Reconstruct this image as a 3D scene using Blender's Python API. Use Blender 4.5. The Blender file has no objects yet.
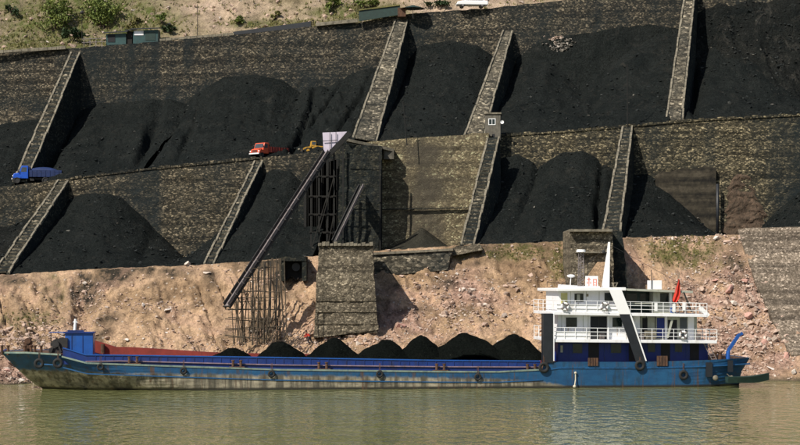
import bpy, math, random
import numpy as np
from mathutils import Vector, Matrix, noise
R = math.radians
random.seed(7)
sc = bpy.context.scene
col = sc.collection

# ------------------------------------------------------------ camera, sky, sun, exposure
F, H, YH = 1700.0, 10.3, 285.0          # focal length in photo pixels, camera height, horizon row
cam_d = bpy.data.cameras.new('camera'); cam = bpy.data.objects.new('camera', cam_d); col.objects.link(cam)
cam.location = (0, 0, H); cam.rotation_euler = (R(90), 0, 0)
cam_d.sensor_width = 36; cam_d.lens = 36 * F / 800
cam_d.shift_y = (YH - 222.5) / 800
cam_d.clip_start = 1; cam_d.clip_end = 6000
sc.camera = cam
SUN = Vector((-0.52, -0.55, 0.76)).normalized()      # towards the sun
sun_d = bpy.data.lights.new('sun', 'SUN'); sun_d.energy = 5.0; sun_d.angle = R(0.5); sun_d.color = (1, .93, .82)
sun = bpy.data.objects.new('sun', sun_d); col.objects.link(sun)
sun.location = (-100, -60, 160)
sun.rotation_euler = SUN.to_track_quat('Z', 'Y').to_euler()
w = bpy.data.worlds.new('World'); sc.world = w; w.use_nodes = True
wn = w.node_tree.nodes; wn.clear()
sky = wn.new('ShaderNodeTexSky'); sky.sky_type = 'NISHITA'; sky.sun_disc = False
sky.sun_elevation = math.asin(SUN.z); sky.sun_rotation = math.atan2(SUN.x, SUN.y)
bg = wn.new('ShaderNodeBackground'); bg.inputs[1].default_value = 0.085
wo = wn.new('ShaderNodeOutputWorld')
w.node_tree.links.new(sky.outputs[0], bg.inputs[0]); w.node_tree.links.new(bg.outputs[0], wo.inputs[0])
sc.view_settings.view_transform = 'Standard'; sc.view_settings.look = 'None'
sc.view_settings.exposure = 0.25; sc.view_settings.gamma = 1
sc.view_settings.use_curve_mapping = False

# ------------------------------------------------------------ measuring helpers
def P(px, py, Y): return Vector(((px - 400) / F * Y, Y, H + (YH - py) / F * Y))
def zpx(py, Y): return H + (YH - py) / F * Y
def curve(pts):
    xs = [p[0] for p in pts]; ys = [p[1] for p in pts]
    return lambda x: float(np.interp(x, xs, ys))
def fbm(x, y, z=0., o=4, s=1.): return noise.fractal(Vector((x*s, y*s, z*s)), 0.9, 2.1, o)
shore_Y = curve([(-500, 170), (-60, 171), (0, 174), (30, 178), (60, 184), (400, 185), (640, 184.5), (760, 183), (800, 182), (1300, 172)])
bench_Y = curve([(-500, 208), (0, 207), (300, 206), (380, 206), (480, 206), (800, 204), (1300, 200)])
bench_y = curve([(-500, 296), (0, 275), (60, 271), (120, 268), (200, 265), (240, 262), (315, 256), (385, 250), (450, 246), (480, 244.5), (570, 241), (620, 238), (700, 235.5), (800, 233), (1300, 215)])
mid_Y = curve([(-500, 231), (0, 228), (800, 221), (1300, 216)])
mid_y = curve([(-500, 232), (0, 187), (65, 179), (140, 170), (250, 159), (320, 151), (350, 147), (390, 143), (490, 136), (560, 132), (630, 126), (700, 120), (800, 115), (1300, 84)])
top_Y = curve([(-500, 258), (0, 254), (800, 246), (1300, 240)])
top_y = curve([(-500, 96), (0, 50.5), (75, 48), (160, 41), (235, 35), (310, 26.5), (360, 22), (405, 14), (490, 8), (600, -4), (800, -22), (1300, -60)])
def bench_z(px): return zpx(bench_y(px), bench_Y(px))
def mid_z(px): return zpx(mid_y(px), mid_Y(px))
def top_z(px): return zpx(top_y(px), top_Y(px))

# ------------------------------------------------------------ materials
class NT:
    def __init__(s, name):
        s.m = bpy.data.materials.new(name); s.m.use_nodes = True
        s.n = s.m.node_tree.nodes; s.l = s.m.node_tree.links
        s.b = s.n['Principled BSDF']; s.b.inputs['Roughness'].default_value = .8
        s.geo = s.n.new('ShaderNodeNewGeometry')
    def link(s, a, b): s.l.new(a, b)
    def pos(s, scale=(1, 1, 1), local=False):
        if local:
            t = s.n.new('ShaderNodeTexCoord'); src = t.outputs['Object']
        else: src = s.geo.outputs['Position']
        m = s.n.new('ShaderNodeVectorMath'); m.operation = 'MULTIPLY'; m.inputs[1].default_value = scale
        s.link(src, m.inputs[0]); return m.outputs[0]
    def noise(s, vec, scale, detail=6, rough=.6, dist=0):
        t = s.n.new('ShaderNodeTexNoise'); t.inputs['Scale'].default_value = scale; t.inputs['Detail'].default_value = detail
        t.inputs['Roughness'].default_value = rough; t.inputs['Distortion'].default_value = dist
        s.link(vec, t.inputs['Vector']); return t.outputs['Fac']
    def vor(s, vec, scale, feature='F1', out='Distance', rnd=1):
        t = s.n.new('ShaderNodeTexVoronoi'); t.feature = feature; t.inputs['Scale'].default_value = scale
        t.inputs['Randomness'].default_value = rnd
        s.link(vec, t.inputs['Vector']); return t.outputs[out]
    def ramp(s, fac, stops, interp='LINEAR'):
        t = s.n.new('ShaderNodeValToRGB'); e = t.color_ramp; e.interpolation = interp
        while len(e.elements) < len(stops): e.elements.new(.5)
        for el, (p, c) in zip(e.elements, stops):
            el.position = p; el.color = (c, c, c, 1) if isinstance(c, (int, float)) else (*c, 1)
        s.link(fac, t.inputs[0]); return t.outputs[0]
    def mix(s, fac, a, b, mode='MIX'):
        t = s.n.new('ShaderNodeMix'); t.data_type = 'RGBA'; t.blend_type = mode
        for v, i in ((fac, 0), (a, 6), (b, 7)):
            if hasattr(v, 'is_linked'): s.link(v, t.inputs[i])
            elif i == 0: t.inputs[0].default_value = v
            else: t.inputs[i].default_value = (*v, 1)
        return t.outputs[2]
    def math(s, op, a, b=None):
        t = s.n.new('ShaderNodeMath'); t.operation = op
        for v, i in ((a, 0), (b, 1)):
            if v is None: continue
            if hasattr(v, 'is_linked'): s.link(v, t.inputs[i])
            else: t.inputs[i].default_value = v
        return t.outputs[0]
    def attr(s, name):
        t = s.n.new('ShaderNodeAttribute'); t.attribute_name = name; return t.outputs['Fac']
    def rnd(s):
        t = s.n.new('ShaderNodeObjectInfo'); return t.outputs['Random']
    def bump(s, h, strength=.5, dist=.1, prev=None):
        t = s.n.new('ShaderNodeBump'); t.inputs['Strength'].default_value = strength; t.inputs['Distance'].default_value = dist
        s.link(h, t.inputs['Height'])
        if prev is not None: s.link(prev, t.inputs['Normal'])
        return t.outputs[0]
    def fin(s, color, rough=None, normal=None, metal=0, spec=None):
        if hasattr(color, 'is_linked'): s.link(color, s.b.inputs['Base Color'])
        else: s.b.inputs['Base Color'].default_value = (*color, 1)
        if rough is not None:
            if hasattr(rough, 'is_linked'): s.link(rough, s.b.inputs['Roughness'])
            else: s.b.inputs['Roughness'].default_value = rough
        if normal is not None: s.link(normal, s.b.inputs['Normal'])
        s.b.inputs['Metallic'].default_value = metal
        if spec is not None: s.b.inputs['Specular IOR Level'].default_value = spec
        return s.m

def stone_mat(name, dark, mid, light, stain=.5, scale=2.3, speck=.9, stain_col=(.009, .014, .0155), course=1.5):
    m = NT(name)
    wob = m.math('MULTIPLY', m.math('SUBTRACT', m.noise(m.pos(), .35, 3), .5), .8)
    v0 = m.pos((1, 1, course)); cb = m.n.new('ShaderNodeCombineXYZ'); m.link(wob, cb.inputs[2])
    va = m.n.new('ShaderNodeVectorMath'); va.operation = 'ADD'; m.link(v0, va.inputs[0]); m.link(cb.outputs[0], va.inputs[1]); v = va.outputs[0]
    cell = m.vor(v, scale, 'F1', 'Color'); 
    sep = m.n.new('ShaderNodeSeparateColor'); m.link(cell, sep.inputs[0])
    c = m.ramp(sep.outputs[0], [(0, dark), (.5, mid), (.8, tuple(a*.55 + b*.45 for a, b in zip(mid, light))), (speck + .06, light), (1, tuple(min(.6, k*1.5) for k in light))])
    edge = m.vor(v, scale, 'DISTANCE_TO_EDGE', 'Distance')
    mort = m.ramp(edge, [(0, .25), (.08, 1)])
    c = m.mix(1, c, mort, 'MULTIPLY')
    fine = m.noise(m.pos(), 9, 5, .7)
    c = m.mix(.6, c, m.ramp(fine, [(.3, .4), (.7, 1.35)]), 'MULTIPLY')
    crs = m.noise(m.pos((.03, .03, 1)), 1.9, 2, .5)
    c = m.mix(.75, c, m.ramp(crs, [(.36, .35), (.50, 1), (.66, 1.35)]), 'MULTIPLY')
    big = m.noise(m.pos((1, 1, .6)), .12, 3, .5, .3)
    streak = m.noise(m.pos((1, 1, .04)), .42, 4, .6)
    courses = m.noise(m.pos((.05, .05, 1)), .9, 3, .6)
    st = m.math('ADD', m.math('MULTIPLY', big, .42), m.math('ADD', m.math('MULTIPLY', streak, .38), m.math('MULTIPLY', courses, .2)))
    lo = .62 - stain * .28
    c = m.mix(m.ramp(st, [(lo - .12, .05), (lo + .14, .9)]), c, stain_col)
    c = m.mix(m.attr('damp'), c, m.mix(.80, c, stain_col))
    n = m.bump(edge, .6, .10); n = m.bump(fine, .5, .05, n)
    return m.fin(c, .92, n, spec=.2)

M = {}
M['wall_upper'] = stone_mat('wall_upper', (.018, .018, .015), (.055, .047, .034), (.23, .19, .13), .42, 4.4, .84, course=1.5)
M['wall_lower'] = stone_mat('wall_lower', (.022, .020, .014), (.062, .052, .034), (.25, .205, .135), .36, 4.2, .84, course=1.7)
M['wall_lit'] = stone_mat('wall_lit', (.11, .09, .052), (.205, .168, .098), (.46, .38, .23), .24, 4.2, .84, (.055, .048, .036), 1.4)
M['wall_yellow'] = stone_mat('wall_yellow', (.027, .024, .016), (.073, .062, .038), (.29, .24, .145), .34, 4.0, .83, course=1.7)
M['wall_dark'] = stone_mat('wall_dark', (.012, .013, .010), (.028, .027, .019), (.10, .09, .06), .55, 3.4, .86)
M['block'] = stone_mat('block', (.08, .068, .048), (.17, .143, .10), (.36, .305, .22), .22, 4.8, .82, (.045, .039, .028), 1.4)
M['buttress'] = stone_mat('buttress', (.045, .040, .029), (.12, .105, .075), (.32, .275, .2), .3, 2.8, .85)
M['pitching'] = stone_mat('pitching', (.10, .078, .056), (.20, .16, .12), (.38, .31, .24), .16, 4.8, .83, (.07, .056, .04), 1)

def simple(name, c, rough=.6, var=.25, bump=0., metal=0, dirt=None, scale=2., spec=.5, local=False):
    m = NT(name)
    n = m.noise(m.pos(local=local), scale, 6, .65)
    cc = m.mix(m.ramp(n, [(.3, 0), (.7, 1)]), tuple(k*(1-var) for k in c), tuple(min(1, k*(1+var)) for k in c))
    if dirt:
        d = m.noise(m.pos((1, 1, .3), local), scale*.8, 8, .7)
        cc = m.mix(m.ramp(d, [(.52, 0), (.68, .8)]), cc, dirt)
    nn = m.bump(m.noise(m.pos(local=local), scale*6, 4), bump, .05) if bump else None
    return m.fin(cc, rough, nn, metal, spec)
M['coping'] = simple('coping', (.17, .15, .11), .9, .5, .5, dirt=(.04, .036, .026), scale=1.6)
M['concrete'] = simple('concrete', (.11, .10, .08), .9, .35, .4, dirt=(.04, .036, .028))
def facing_mat():
    m = NT('facing'); n = m.noise(m.pos((.06, .06, 1)), .9, 4, .6); n2 = m.noise(m.pos(), 1.2, 7, .7)
    c = m.ramp(m.math('ADD', m.math('MULTIPLY', n, .6), m.math('MULTIPLY', n2, .4)), [(.40, (.018, .017, .015)), (.50, (.045, .039, .029)), (.62, (.10, .085, .062))])
    return m.fin(c, .95, m.bump(n2, .6, .1), spec=.1)
M['facing'] = facing_mat()
M['white_paint'] = simple('white_paint', (.78, .78, .80), .45, .04, dirt=(.52, .48, .42), scale=1.1)
M['rust_pale'] = simple('rust_pale', (.42, .30, .20), .8, .3)
M['white_clean'] = simple('white_clean', (.82, .82, .82), .4, .03)
M['cream'] = simple('cream', (.36, .37, .31), .6, .1, dirt=(.22, .21, .16))
M['yellow_door'] = simple('yellow_door', (.50, .47, .20), .6, .1)
M['dark_green'] = simple('dark_green', (.008, .028, .022), .6, .3)
M['glass'] = simple('glass', (.012, .02, .018), .12, .3)
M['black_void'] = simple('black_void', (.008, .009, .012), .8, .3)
M['black_paint'] = simple('black_paint', (.012, .014, .018), .5, .3)
M['blue_house'] = simple('blue_house', (.004, .020, .17), .5, .2, dirt=(.012, .02, .06), scale=1)
M['hull_blue'] = simple('hull_blue', (.007, .075, .20), .55, .3, dirt=(.010, .028, .042), scale=1.2)
M['blue_bright'] = simple('blue_bright', (.010, .080, .33), .45, .15, dirt=(.02, .05, .12), scale=1.3)
M['coaming_blue'] = simple('coaming_blue', (.005, .026, .15), .5, .3, dirt=(.02, .022, .05), scale=1.2)
M['hold_red'] = simple('hold_red', (.20, .028, .018), .8, .25, dirt=(.09, .02, .015), scale=1)
M['rust'] = simple('rust', (.09, .045, .025), .9, .4, dirt=(.02, .015, .012), scale=3)
M['pink_rail'] = simple('pink_rail', (.24, .17, .20), .6, .3, dirt=(.12, .07, .05), scale=1.5)
M['strake'] = simple('strake', (.17, .22, .18), .7, .3, dirt=(.02, .07, .10), scale=1.4)
M['rubber'] = simple('rubber', (.012, .012, .012), .85, .3)
M['steel'] = simple('steel', (.17, .145, .14), .55, .35, dirt=(.05, .035, .03), scale=1.5)
M['grey_dark'] = simple('grey_dark', (.022, .021, .020), .7, .4)
M['timber'] = simple('timber', (.011, .010, .008), .9, .5, scale=4)
M['bamboo'] = simple('bamboo', (.06, .045, .028), .8, .5, scale=4)
M['timber_dark'] = simple('timber_dark', (.008, .008, .007), .9, .5, scale=4)
M['red_flag'] = simple('red_flag', (.62, .03, .015), .8, .1)
M['faded_red'] = simple('faded_red', (.66, .22, .16), .7, .2)
M['red'] = simple('red', (.60, .035, .02), .5, .12)
M['truck_orange'] = simple('truck_orange', (.62, .085, .03), .4, .1, dirt=(.3, .05, .03), local=True)
M['truck_red'] = simple('truck_red', (.22, .03, .02), .6, .2, dirt=(.08, .02, .015), local=True)
M['truck_blue'] = simple('truck_blue', (.008, .075, .45), .4, .1, local=True)
M['tarp_blue'] = simple('tarp_blue', (.004, .018, .085), .7, .3, local=True)
M['loader_yellow'] = simple('loader_yellow', (.50, .27, .03), .5, .2, dirt=(.12, .08, .03), local=True)
M['teal'] = simple('teal', (.016, .055, .055), .6, .25, dirt=(.02, .035, .035))
M['slate'] = simple('slate', (.028, .03, .033), .8, .3)
M['panel_lilac'] = simple('panel_lilac', (.52, .47, .56), .7, .1, dirt=(.3, .26, .3), scale=1)
M['skin'] = simple('skin', (.35, .2, .13), .6, .1)
M['cloth_dark'] = simple('cloth_dark', (.02, .02, .025), .9, .2)
M['hair'] = simple('hair', (.01, .01, .01), .7, .1)
M['bark'] = simple('bark', (.07, .05, .035), .9, .4, scale=6)
M['rope'] = simple('rope', (.5, .46, .36), .9, .2)
M['wire_glass'] = simple('wire_glass', (.05, .06, .07), .2, .2)

def leaf_mat(name, a, b):
    m = NT(name)
    n = m.noise(m.pos(), .9, 4, .7)
    return m.fin(m.mix(m.ramp(n, [(.35, 0), (.65, 1)]), a, b), .7, spec=.25)
M['leaf'] = leaf_mat('leaf', (.07, .11, .025), (.19, .22, .055))
M['leaf_dark'] = leaf_mat('leaf_dark', (.016, .035, .014), (.045, .07, .025))
M['leaf_dry'] = leaf_mat('leaf_dry', (.09, .09, .03), (.19, .17, .06))

def coal_mat(name, a, b, dust):
    m = NT(name)
    n1 = m.noise(m.pos((1, 1, 1)), .22, 8, .65, .8); n2 = m.noise(m.pos(), 5, 6, .75)
    c = m.mix(m.ramp(n1, [(.32, 0), (.68, 1)]), a, b)
    c = m.mix(.85, c, m.ramp(n2, [(.32, .25), (.72, 2.2)]), 'MULTIPLY')
    d = m.noise(m.pos((1, 1, .7)), .5, 9, .75, 1.2)
    c = m.mix(m.ramp(d, [(.54, 0), (.72, .75)]), c, dust)
    sp = m.vor(m.pos(), 1.6, 'F1', 'Distance')
    c = m.mix(m.ramp(sp, [(.035, .6), (.07, 0)]), c, (.11, .115, .11))
    nn = m.bump(n2, .8, .25); nn = m.bump(m.noise(m.pos(), 1.1, 6, .7), .9, .9, nn)
    return m.fin(c, .95, nn, spec=.04)
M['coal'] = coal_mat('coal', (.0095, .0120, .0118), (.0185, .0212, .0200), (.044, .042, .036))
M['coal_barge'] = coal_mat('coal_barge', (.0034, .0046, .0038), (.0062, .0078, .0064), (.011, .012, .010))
M['coal_dust'] = coal_mat('coal_dust', (.010, .0125, .012), (.019, .0215, .020), (.045, .044, .04))
M['dust_pale'] = coal_mat('dust_pale', (.030, .029, .023), (.05, .047, .036), (.07, .064, .05))
M['spoil'] = coal_mat('spoil', (.0085, .0105, .0105), (.019, .020, .018), (.075, .07, .06))

def bank_mat():
    m = NT('bank_earth')
    n1 = m.noise(m.pos((1, 1, 1.2)), .11, 7, .62, .7); n2 = m.noise(m.pos(), .9, 8, .72); n3 = m.noise(m.pos(), 4.5, 6, .75)
    c = m.ramp(n1, [(.30, (.22, .145, .09)), (.42, (.43, .29, .175)), (.53, (.63, .43, .275)), (.66, (.60, .39, .28))])
    c = m.mix(m.attr('pink'), c, m.ramp(n2, [(.35, (.30, .185, .135)), (.65, (.58, .385, .30))]))
    c = m.mix(.75, c, m.ramp(n2, [(.32, .35), (.56, 1.08)]), 'MULTIPLY')
    c = m.mix(.7, c, m.ramp(n3, [(.33, .4), (.58, 1.15)]), 'MULTIPLY')
    g = m.math('MULTIPLY', m.attr('green'), m.ramp(n2, [(.40, .15), (.55, 1)]))
    c = m.mix(g, c, (.13, .125, .045))
    k = m.math('MULTIPLY', m.attr('coal'), m.ramp(n2, [(.35, .35), (.55, 1)]))
    c = m.mix(k, c, (.04, .035, .027))  # coal spill, dark rim and painted gully shading
    v = m.vor(m.pos(), 1.9, 'F1', 'Color'); sep = m.n.new('ShaderNodeSeparateColor'); m.link(v, sep.inputs[0])
    vd = m.vor(m.pos(), 1.9, 'F1', 'Distance')
    spk = m.math('MULTIPLY', m.ramp(sep.outputs[1], [(.86, 0), (.9, 1)]), m.ramp(vd, [(.22, 1), (.3, 0)]))
    c = m.mix(m.math('MULTIPLY', spk, .6), c, (.62, .55, .47))
    wet = m.attr('wet'); c = m.mix(wet, c, (.10, .085, .055))
    nn = m.bump(n3, .9, .25); nn = m.bump(n2, .7, .6, nn)
    return m.fin(c, .95, nn, spec=.1)
M['bank'] = bank_mat()
def hill_mat():
    m = NT('hill_earth')
    n1 = m.noise(m.pos((1, 1, 1.3)), .10, 7, .6, .8); n2 = m.noise(m.pos(), .7, 8, .75); n3 = m.noise(m.pos(), 3.2, 6, .75)
    c = m.ramp(n1, [(.32, (.24, .19, .11)), (.45, (.44, .35, .23)), (.58, (.62, .47, .34)), (.72, (.72, .56, .44))])
    c = m.mix(.8, c, m.ramp(n2, [(.32, .4), (.65, 1.15)]), 'MULTIPLY')
    c = m.mix(.6, c, m.ramp(n3, [(.3, .4), (.65, 1.2)]), 'MULTIPLY')
    g = m.math('MULTIPLY', m.attr('green'), m.ramp(n2, [(.38, .1), (.56, 1)]))
    c = m.mix(g, c, (.10, .12, .035))
    nn = m.bump(n3, .8, .3); nn = m.bump(n2, .8, 1.0, nn)
    return m.fin(c, .95, nn, spec=.1)
M['hill'] = hill_mat()
def water_mat():
    m = NT('river_water')
    n = m.noise(m.pos((.6, 1.6, 1)), .09, 6, .6, .5)
    c = m.mix(m.ramp(n, [(.3, 0), (.7, 1)]), (.135, .145, .055), (.185, .19, .078))
    w1 = m.noise(m.pos((1.2, .62, 1)), .8, 2, .5, .3); w2 = m.noise(m.pos((1, .7, 1)), 2.4, 2, .5)
    w3 = m.noise(m.pos((.3, 1, 1)), .16, 3, .5)
    nn = m.bump(w2, 1, .03); nn = m.bump(w1, 1, .20, nn); nn = m.bump(w3, .35, .10, nn)
    m.b.inputs['IOR'].default_value = 1.33
    return m.fin(c, .03, nn, spec=.5)
M['water'] = water_mat()
def rock_mat(name, a, b):
    m = NT(name)
    n = m.noise(m.pos(), 2.2, 6, .7)
    c = m.mix(m.ramp(n, [(.35, 0), (.65, 1)]), a, b)
    v = m.attr('shade')
    c = m.mix(m.ramp(v, [(0, 0), (1, .85)]), c, m.mix(m.ramp(v, [(.6, 0), (1, 1)]), tuple(k*.45 for k in a), (.62, .55, .48)))
    return m.fin(c, .9, m.bump(m.noise(m.pos(), 6, 5, .7), .7, .1), spec=.2)
M['rock'] = rock_mat('rock', (.40, .28, .21), (.58, .44, .36))
M['rock_pale'] = rock_mat('rock_pale', (.62, .54, .47), (.74, .68, .62))
M['rock_pink'] = rock_mat('rock_pink', (.45, .25, .20), (.60, .37, .31))
M['rock_grey'] = rock_mat('rock_grey', (.10, .09, .075), (.22, .20, .17))
def lump_mat():
    m = NT('coal_lump'); v = m.attr('shade')
    return m.fin(m.ramp(v, [(0, (.009, .012, .012)), (.6, (.02, .023, .022)), (.92, (.04, .042, .038)), (1, (.14, .13, .11))]), .8, spec=.2)
M['coal_lump'] = lump_mat()
M['outcrop'] = rock_mat('outcrop', (.04, .031, .022), (.13, .088, .06))

def hull_mat():
    m = NT('hull_plating')
    h = m.attr('band')
    nz = m.noise(m.pos((.5, .5, 1.4)), 1.1, 8, .72)
    nv = m.noise(m.pos((1.6, 1.6, .12)), .8, 6, .7)
    hh = m.math('ADD', h, m.math('MULTIPLY', m.math('SUBTRACT', nv, .5), .55))
    blue = m.mix(m.ramp(nz, [(.3, 0), (.7, 1)]), (.004, .042, .115), (.010, .085, .19))
    dirtb = m.ramp(m.noise(m.pos((1.2, 1.2, .25)), 1.3, 8, .75), [(.50, 0), (.66, .8)])
    blue = m.mix(dirtb, blue, (.010, .028, .042))
    grey = m.mix(m.ramp(nz, [(.32, 0), (.62, 1)]), (.09, .08, .055), (.36, .315, .225))
    grey = m.mix(m.ramp(nv, [(.42, .8), (.55, 0)]), grey, (.03, .027, .018))
    f = m.ramp(hh, [(.36, 0), (.52, 1)])           # band attribute is stored around .5
    c = m.mix(f, grey, blue)
    c = m.mix(m.ramp(m.attr('boot'), [(.3, 1), (.7, 0)]), c, (.018, .016, .010))
    rust = m.ramp(m.noise(m.pos((2.5, 2.5, .22)), .8, 7, .72), [(.55, 0), (.66, .85)])
    c = m.mix(rust, c, (.08, .042, .022))
    return m.fin(c, .55, m.bump(nz, .25, .05))
M['hull'] = hull_mat()

# ------------------------------------------------------------ mesh helpers
class MB:
    def __init__(s): s.v = []; s.f = []
    def add(s, vs, fs):
        o = len(s.v); s.v += [tuple(v) for v in vs]; s.f += [tuple(i + o for i in f) for f in fs]; return s
    def hexa(s, b, t):               # 4 bottom points, 4 top points, same order
        return s.add(list(b) + list(t), [(3, 2, 1, 0), (4, 5, 6, 7), (0, 1, 5, 4), (1, 2, 6, 5), (2, 3, 7, 6), (3, 0, 4, 7)])
    def box(s, x0, x1, y0, y1, z0, z1):
        b = [(x0, y0, z0), (x1, y0, z0), (x1, y1, z0), (x0, y1, z0)]
        return s.hexa(b, [(x, y, z1) for x, y, z in b])
    def beam(s, a, b, w, h=None, up=(0, 0, 1)):
        a = Vector(a); b = Vector(b); h = h or w; d = (b - a).normalized(); u = Vector(up)
        if abs(d.dot(u)) > .97: u = Vector((0, 1, 0))
        r = d.cross(u).normalized() * (w / 2); u = r.cross(d).normalized() * (h / 2)
        return s.hexa([a - r - u, a + r - u, a + r + u, a - r + u], [b - r - u, b + r - u, b + r + u, b - r + u])
    def tube(s, a, b, r0, r1=None, n=8, cap=True):
        a = Vector(a); b = Vector(b); r1 = r0 if r1 is None else r1; d = (b - a).normalized()
        u = Vector((0, 0, 1)) if abs(d.z) < .9 else Vector((1, 0, 0)); p = d.cross(u).normalized(); q = d.cross(p)
        vs = []
        for c, r in ((a, r0), (b, r1)):
            for i in range(n):
                t = 2 * math.pi * i / n; vs.append(c + (p * math.cos(t) + q * math.sin(t)) * r)
        fs = [(i, (i + 1) % n, n + (i + 1) % n, n + i) for i in range(n)]
        if cap: fs += [tuple(range(n))[::-1], tuple(range(n, 2 * n))]
        return s.add(vs, fs)
    def torus(s, c, R0, r, axis='y', n=16, k=8, flat=1.):
        c = Vector(c); vs = []
        for i in range(n):
            a = 2 * math.pi * i / n
            for j in range(k):
                b = 2 * math.pi * j / k; rr = R0 + r * math.cos(b); h = r * math.sin(b) * flat
                p = (rr * math.cos(a), h, rr * math.sin(a)) if axis == 'y' else (h, rr * math.cos(a), rr * math.sin(a))
                vs.append(c + Vector(p))
        return s.add(vs, [(i*k + j, ((i+1) % n)*k + j, ((i+1) % n)*k + (j+1) % k, i*k + (j+1) % k) for i in range(n) for j in range(k)])
    def ball(s, c, rx, ry=None, rz=None, n=10, k=7, jit=0, z0=-1):
        ry = ry or rx; rz = rz or rx; c = Vector(c); vs = []
        for j in range(k + 1):
            t = math.pi * j / k
            for i in range(n):
                a = 2 * math.pi * i / n; q = 1 + random.uniform(-jit, jit)
                vs.append(c + Vector((rx*math.sin(t)*math.cos(a)*q, ry*math.sin(t)*math.sin(a)*q, rz*max(z0, math.cos(t))*q)))
        return s.add(vs, [(j*n + i, (j+1)*n + i, (j+1)*n + (i+1) % n, j*n + (i+1) % n) for j in range(k) for i in range(n)])
    def prism(s, prof, y0, y1):      # profile in x,z extruded along y
        n = len(prof); vs = [(x, y0, z) for x, z in prof] + [(x, y1, z) for x, z in prof]
        return s.add(vs, [tuple(range(n)), tuple(range(2*n - 1, n - 1, -1))] + [(i, n + i, n + (i+1) % n, (i+1) % n) for i in range(n)])
    def mesh(s, name, off=None):
        me = bpy.data.meshes.new(name)
        vs = s.v if off is None else [(x - off[0], y - off[1], z - off[2]) for x, y, z in s.v]
        me.from_pydata(vs, [], s.f); me.update(); return me

def link_obj(name, me, mat, parent=None, loc=(0, 0, 0), smooth=False, bevel=0):
    o = bpy.data.objects.new(name, me); col.objects.link(o)
    if mat is not None: me.materials.append(M[mat] if isinstance(mat, str) else mat)
    o.location = loc
    if parent: o.parent = parent
    if smooth: me.polygons.foreach_set('use_smooth', [True] * len(me.polygons))
    if bevel:
        b = o.modifiers.new('bevel', 'BEVEL'); b.width = bevel; b.segments = 2; b.limit_method = 'ANGLE'
    return o
def tag(o, label=None, cat=None, group=None, kind=None):
    if label: o['label'] = label
    if cat: o['category'] = cat
    if group: o['group'] = group
    if kind: o['kind'] = kind
    return o
def thing(name, label, cat, loc=(0, 0, 0), rz=0, group=None, scale=1):
    o = bpy.data.objects.new(name, None); col.objects.link(o); o.location = loc; o.rotation_euler = (0, 0, rz)
    o.scale = (scale,) * 3; o.empty_display_size = .3
    return tag(o, label, cat, group)
def part(name, mb, mat, parent, world=False, smooth=False, bevel=0, label=None):
    off = tuple(parent.matrix_basis.translation) if world else None
    if world and parent.parent: off = tuple(parent.parent.matrix_basis.translation)
    o = link_obj(name, mb.mesh(name, off), mat, parent, smooth=smooth, bevel=bevel)
    if label: o['label'] = label
    return o
def single(name, mb, mat, loc, label, cat, group=None, smooth=False, bevel=0, kind=None):
    o = link_obj(name, mb.mesh(name, loc), mat, None, loc, smooth, bevel)
    return tag(o, label, cat, group, kind)
def copy_tree(o, parent=None):
    c = o.copy(); col.objects.link(c)
    if parent: c.parent = parent
    for ch in list(o.children): copy_tree(ch, c)
    return c
def grid(nu, nv):
    return [(i*nv + j, (i+1)*nv + j, (i+1)*nv + j + 1, i*nv + j + 1) for i in range(nu - 1) for j in range(nv - 1)]
def set_attr(me, name, vals):
    a = me.attributes.new(name, 'FLOAT', 'POINT'); a.data.foreach_set('value', vals)
def struct(name, vs, fs, mat, attrs=None, smooth=True):
    me = bpy.data.meshes.new(name); me.from_pydata(vs, [], fs); me.update()
    for k, v in (attrs or {}).items(): set_attr(me, k, v)
    o = link_obj(name, me, mat, smooth=smooth); o['kind'] = 'structure'; return o

# ------------------------------------------------------------ the setting: water, bank, terraces, hillside
struct('river_water', [(-900, -60, 0), (900, -60, 0), (900, 420, 0), (-900, 420, 0)], [(0, 1, 2, 3)], 'water')

def blob(px, py, cx, cy, rx, ry):
    d = ((px - cx) / rx) ** 2 + ((py - cy) / ry) ** 2
    return max(0., 1 - d)
def bank_point(px, t):
    """t=0 shore, t=1 lower terrace edge"""
    Ys, Yb = shore_Y(px), bench_Y(px); zb = bench_z(px)
    Y = Ys + (Yb - Ys) * t
    X = (px - 400) / F * Y
    if t <= 0: z = t * 6.0
    else:
        prof = .60 * t + .40 * t ** 2.2
        z = zb * prof
        env = min(1, t * 5) * min(1, max(0., (1.0 - t) * 9))
        rid = fbm(X*.16 + 7, Y*.05, 0, 4)                              # erosion gullies running down the slope
        gl = 1 - abs(fbm(X*.30 + .12*Y + 3, Y*.045, 6, 4)) * 2.2
        z += env * (rid * 1.1 + fbm(X*.5, Y*.5, 3, 4) * .55 + fbm(X*1.5, Y*1.2, 9, 4) * .32 - max(0., gl) ** 4 * .6 * (.3 + t) * (.5 + 2*max(0, fbm(X*.07, 3, 8, 2))))
        z += env * .5 * max(0., fbm(X*.12, Y*.55, 12, 4)) * (1 - t)
        z += min(1, t*5) * .12 * fbm(X, Y, 1, 3)
        z -= env * 1.6 * blob(px, t, 84, .75, 14, .35)
    if -.2 < t < .12: z += .55 * fbm(X*.4, Y*.4, 5, 3) * (1 if t > 0 else .5)
    return Vector((X, Y, z))
def coords_px(a, b, fine, coarse):
    xs = list(np.arange(-500, a, coarse)) + list(np.arange(a, b, fine)) + list(np.arange(b, 1301, coarse)); return xs
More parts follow.
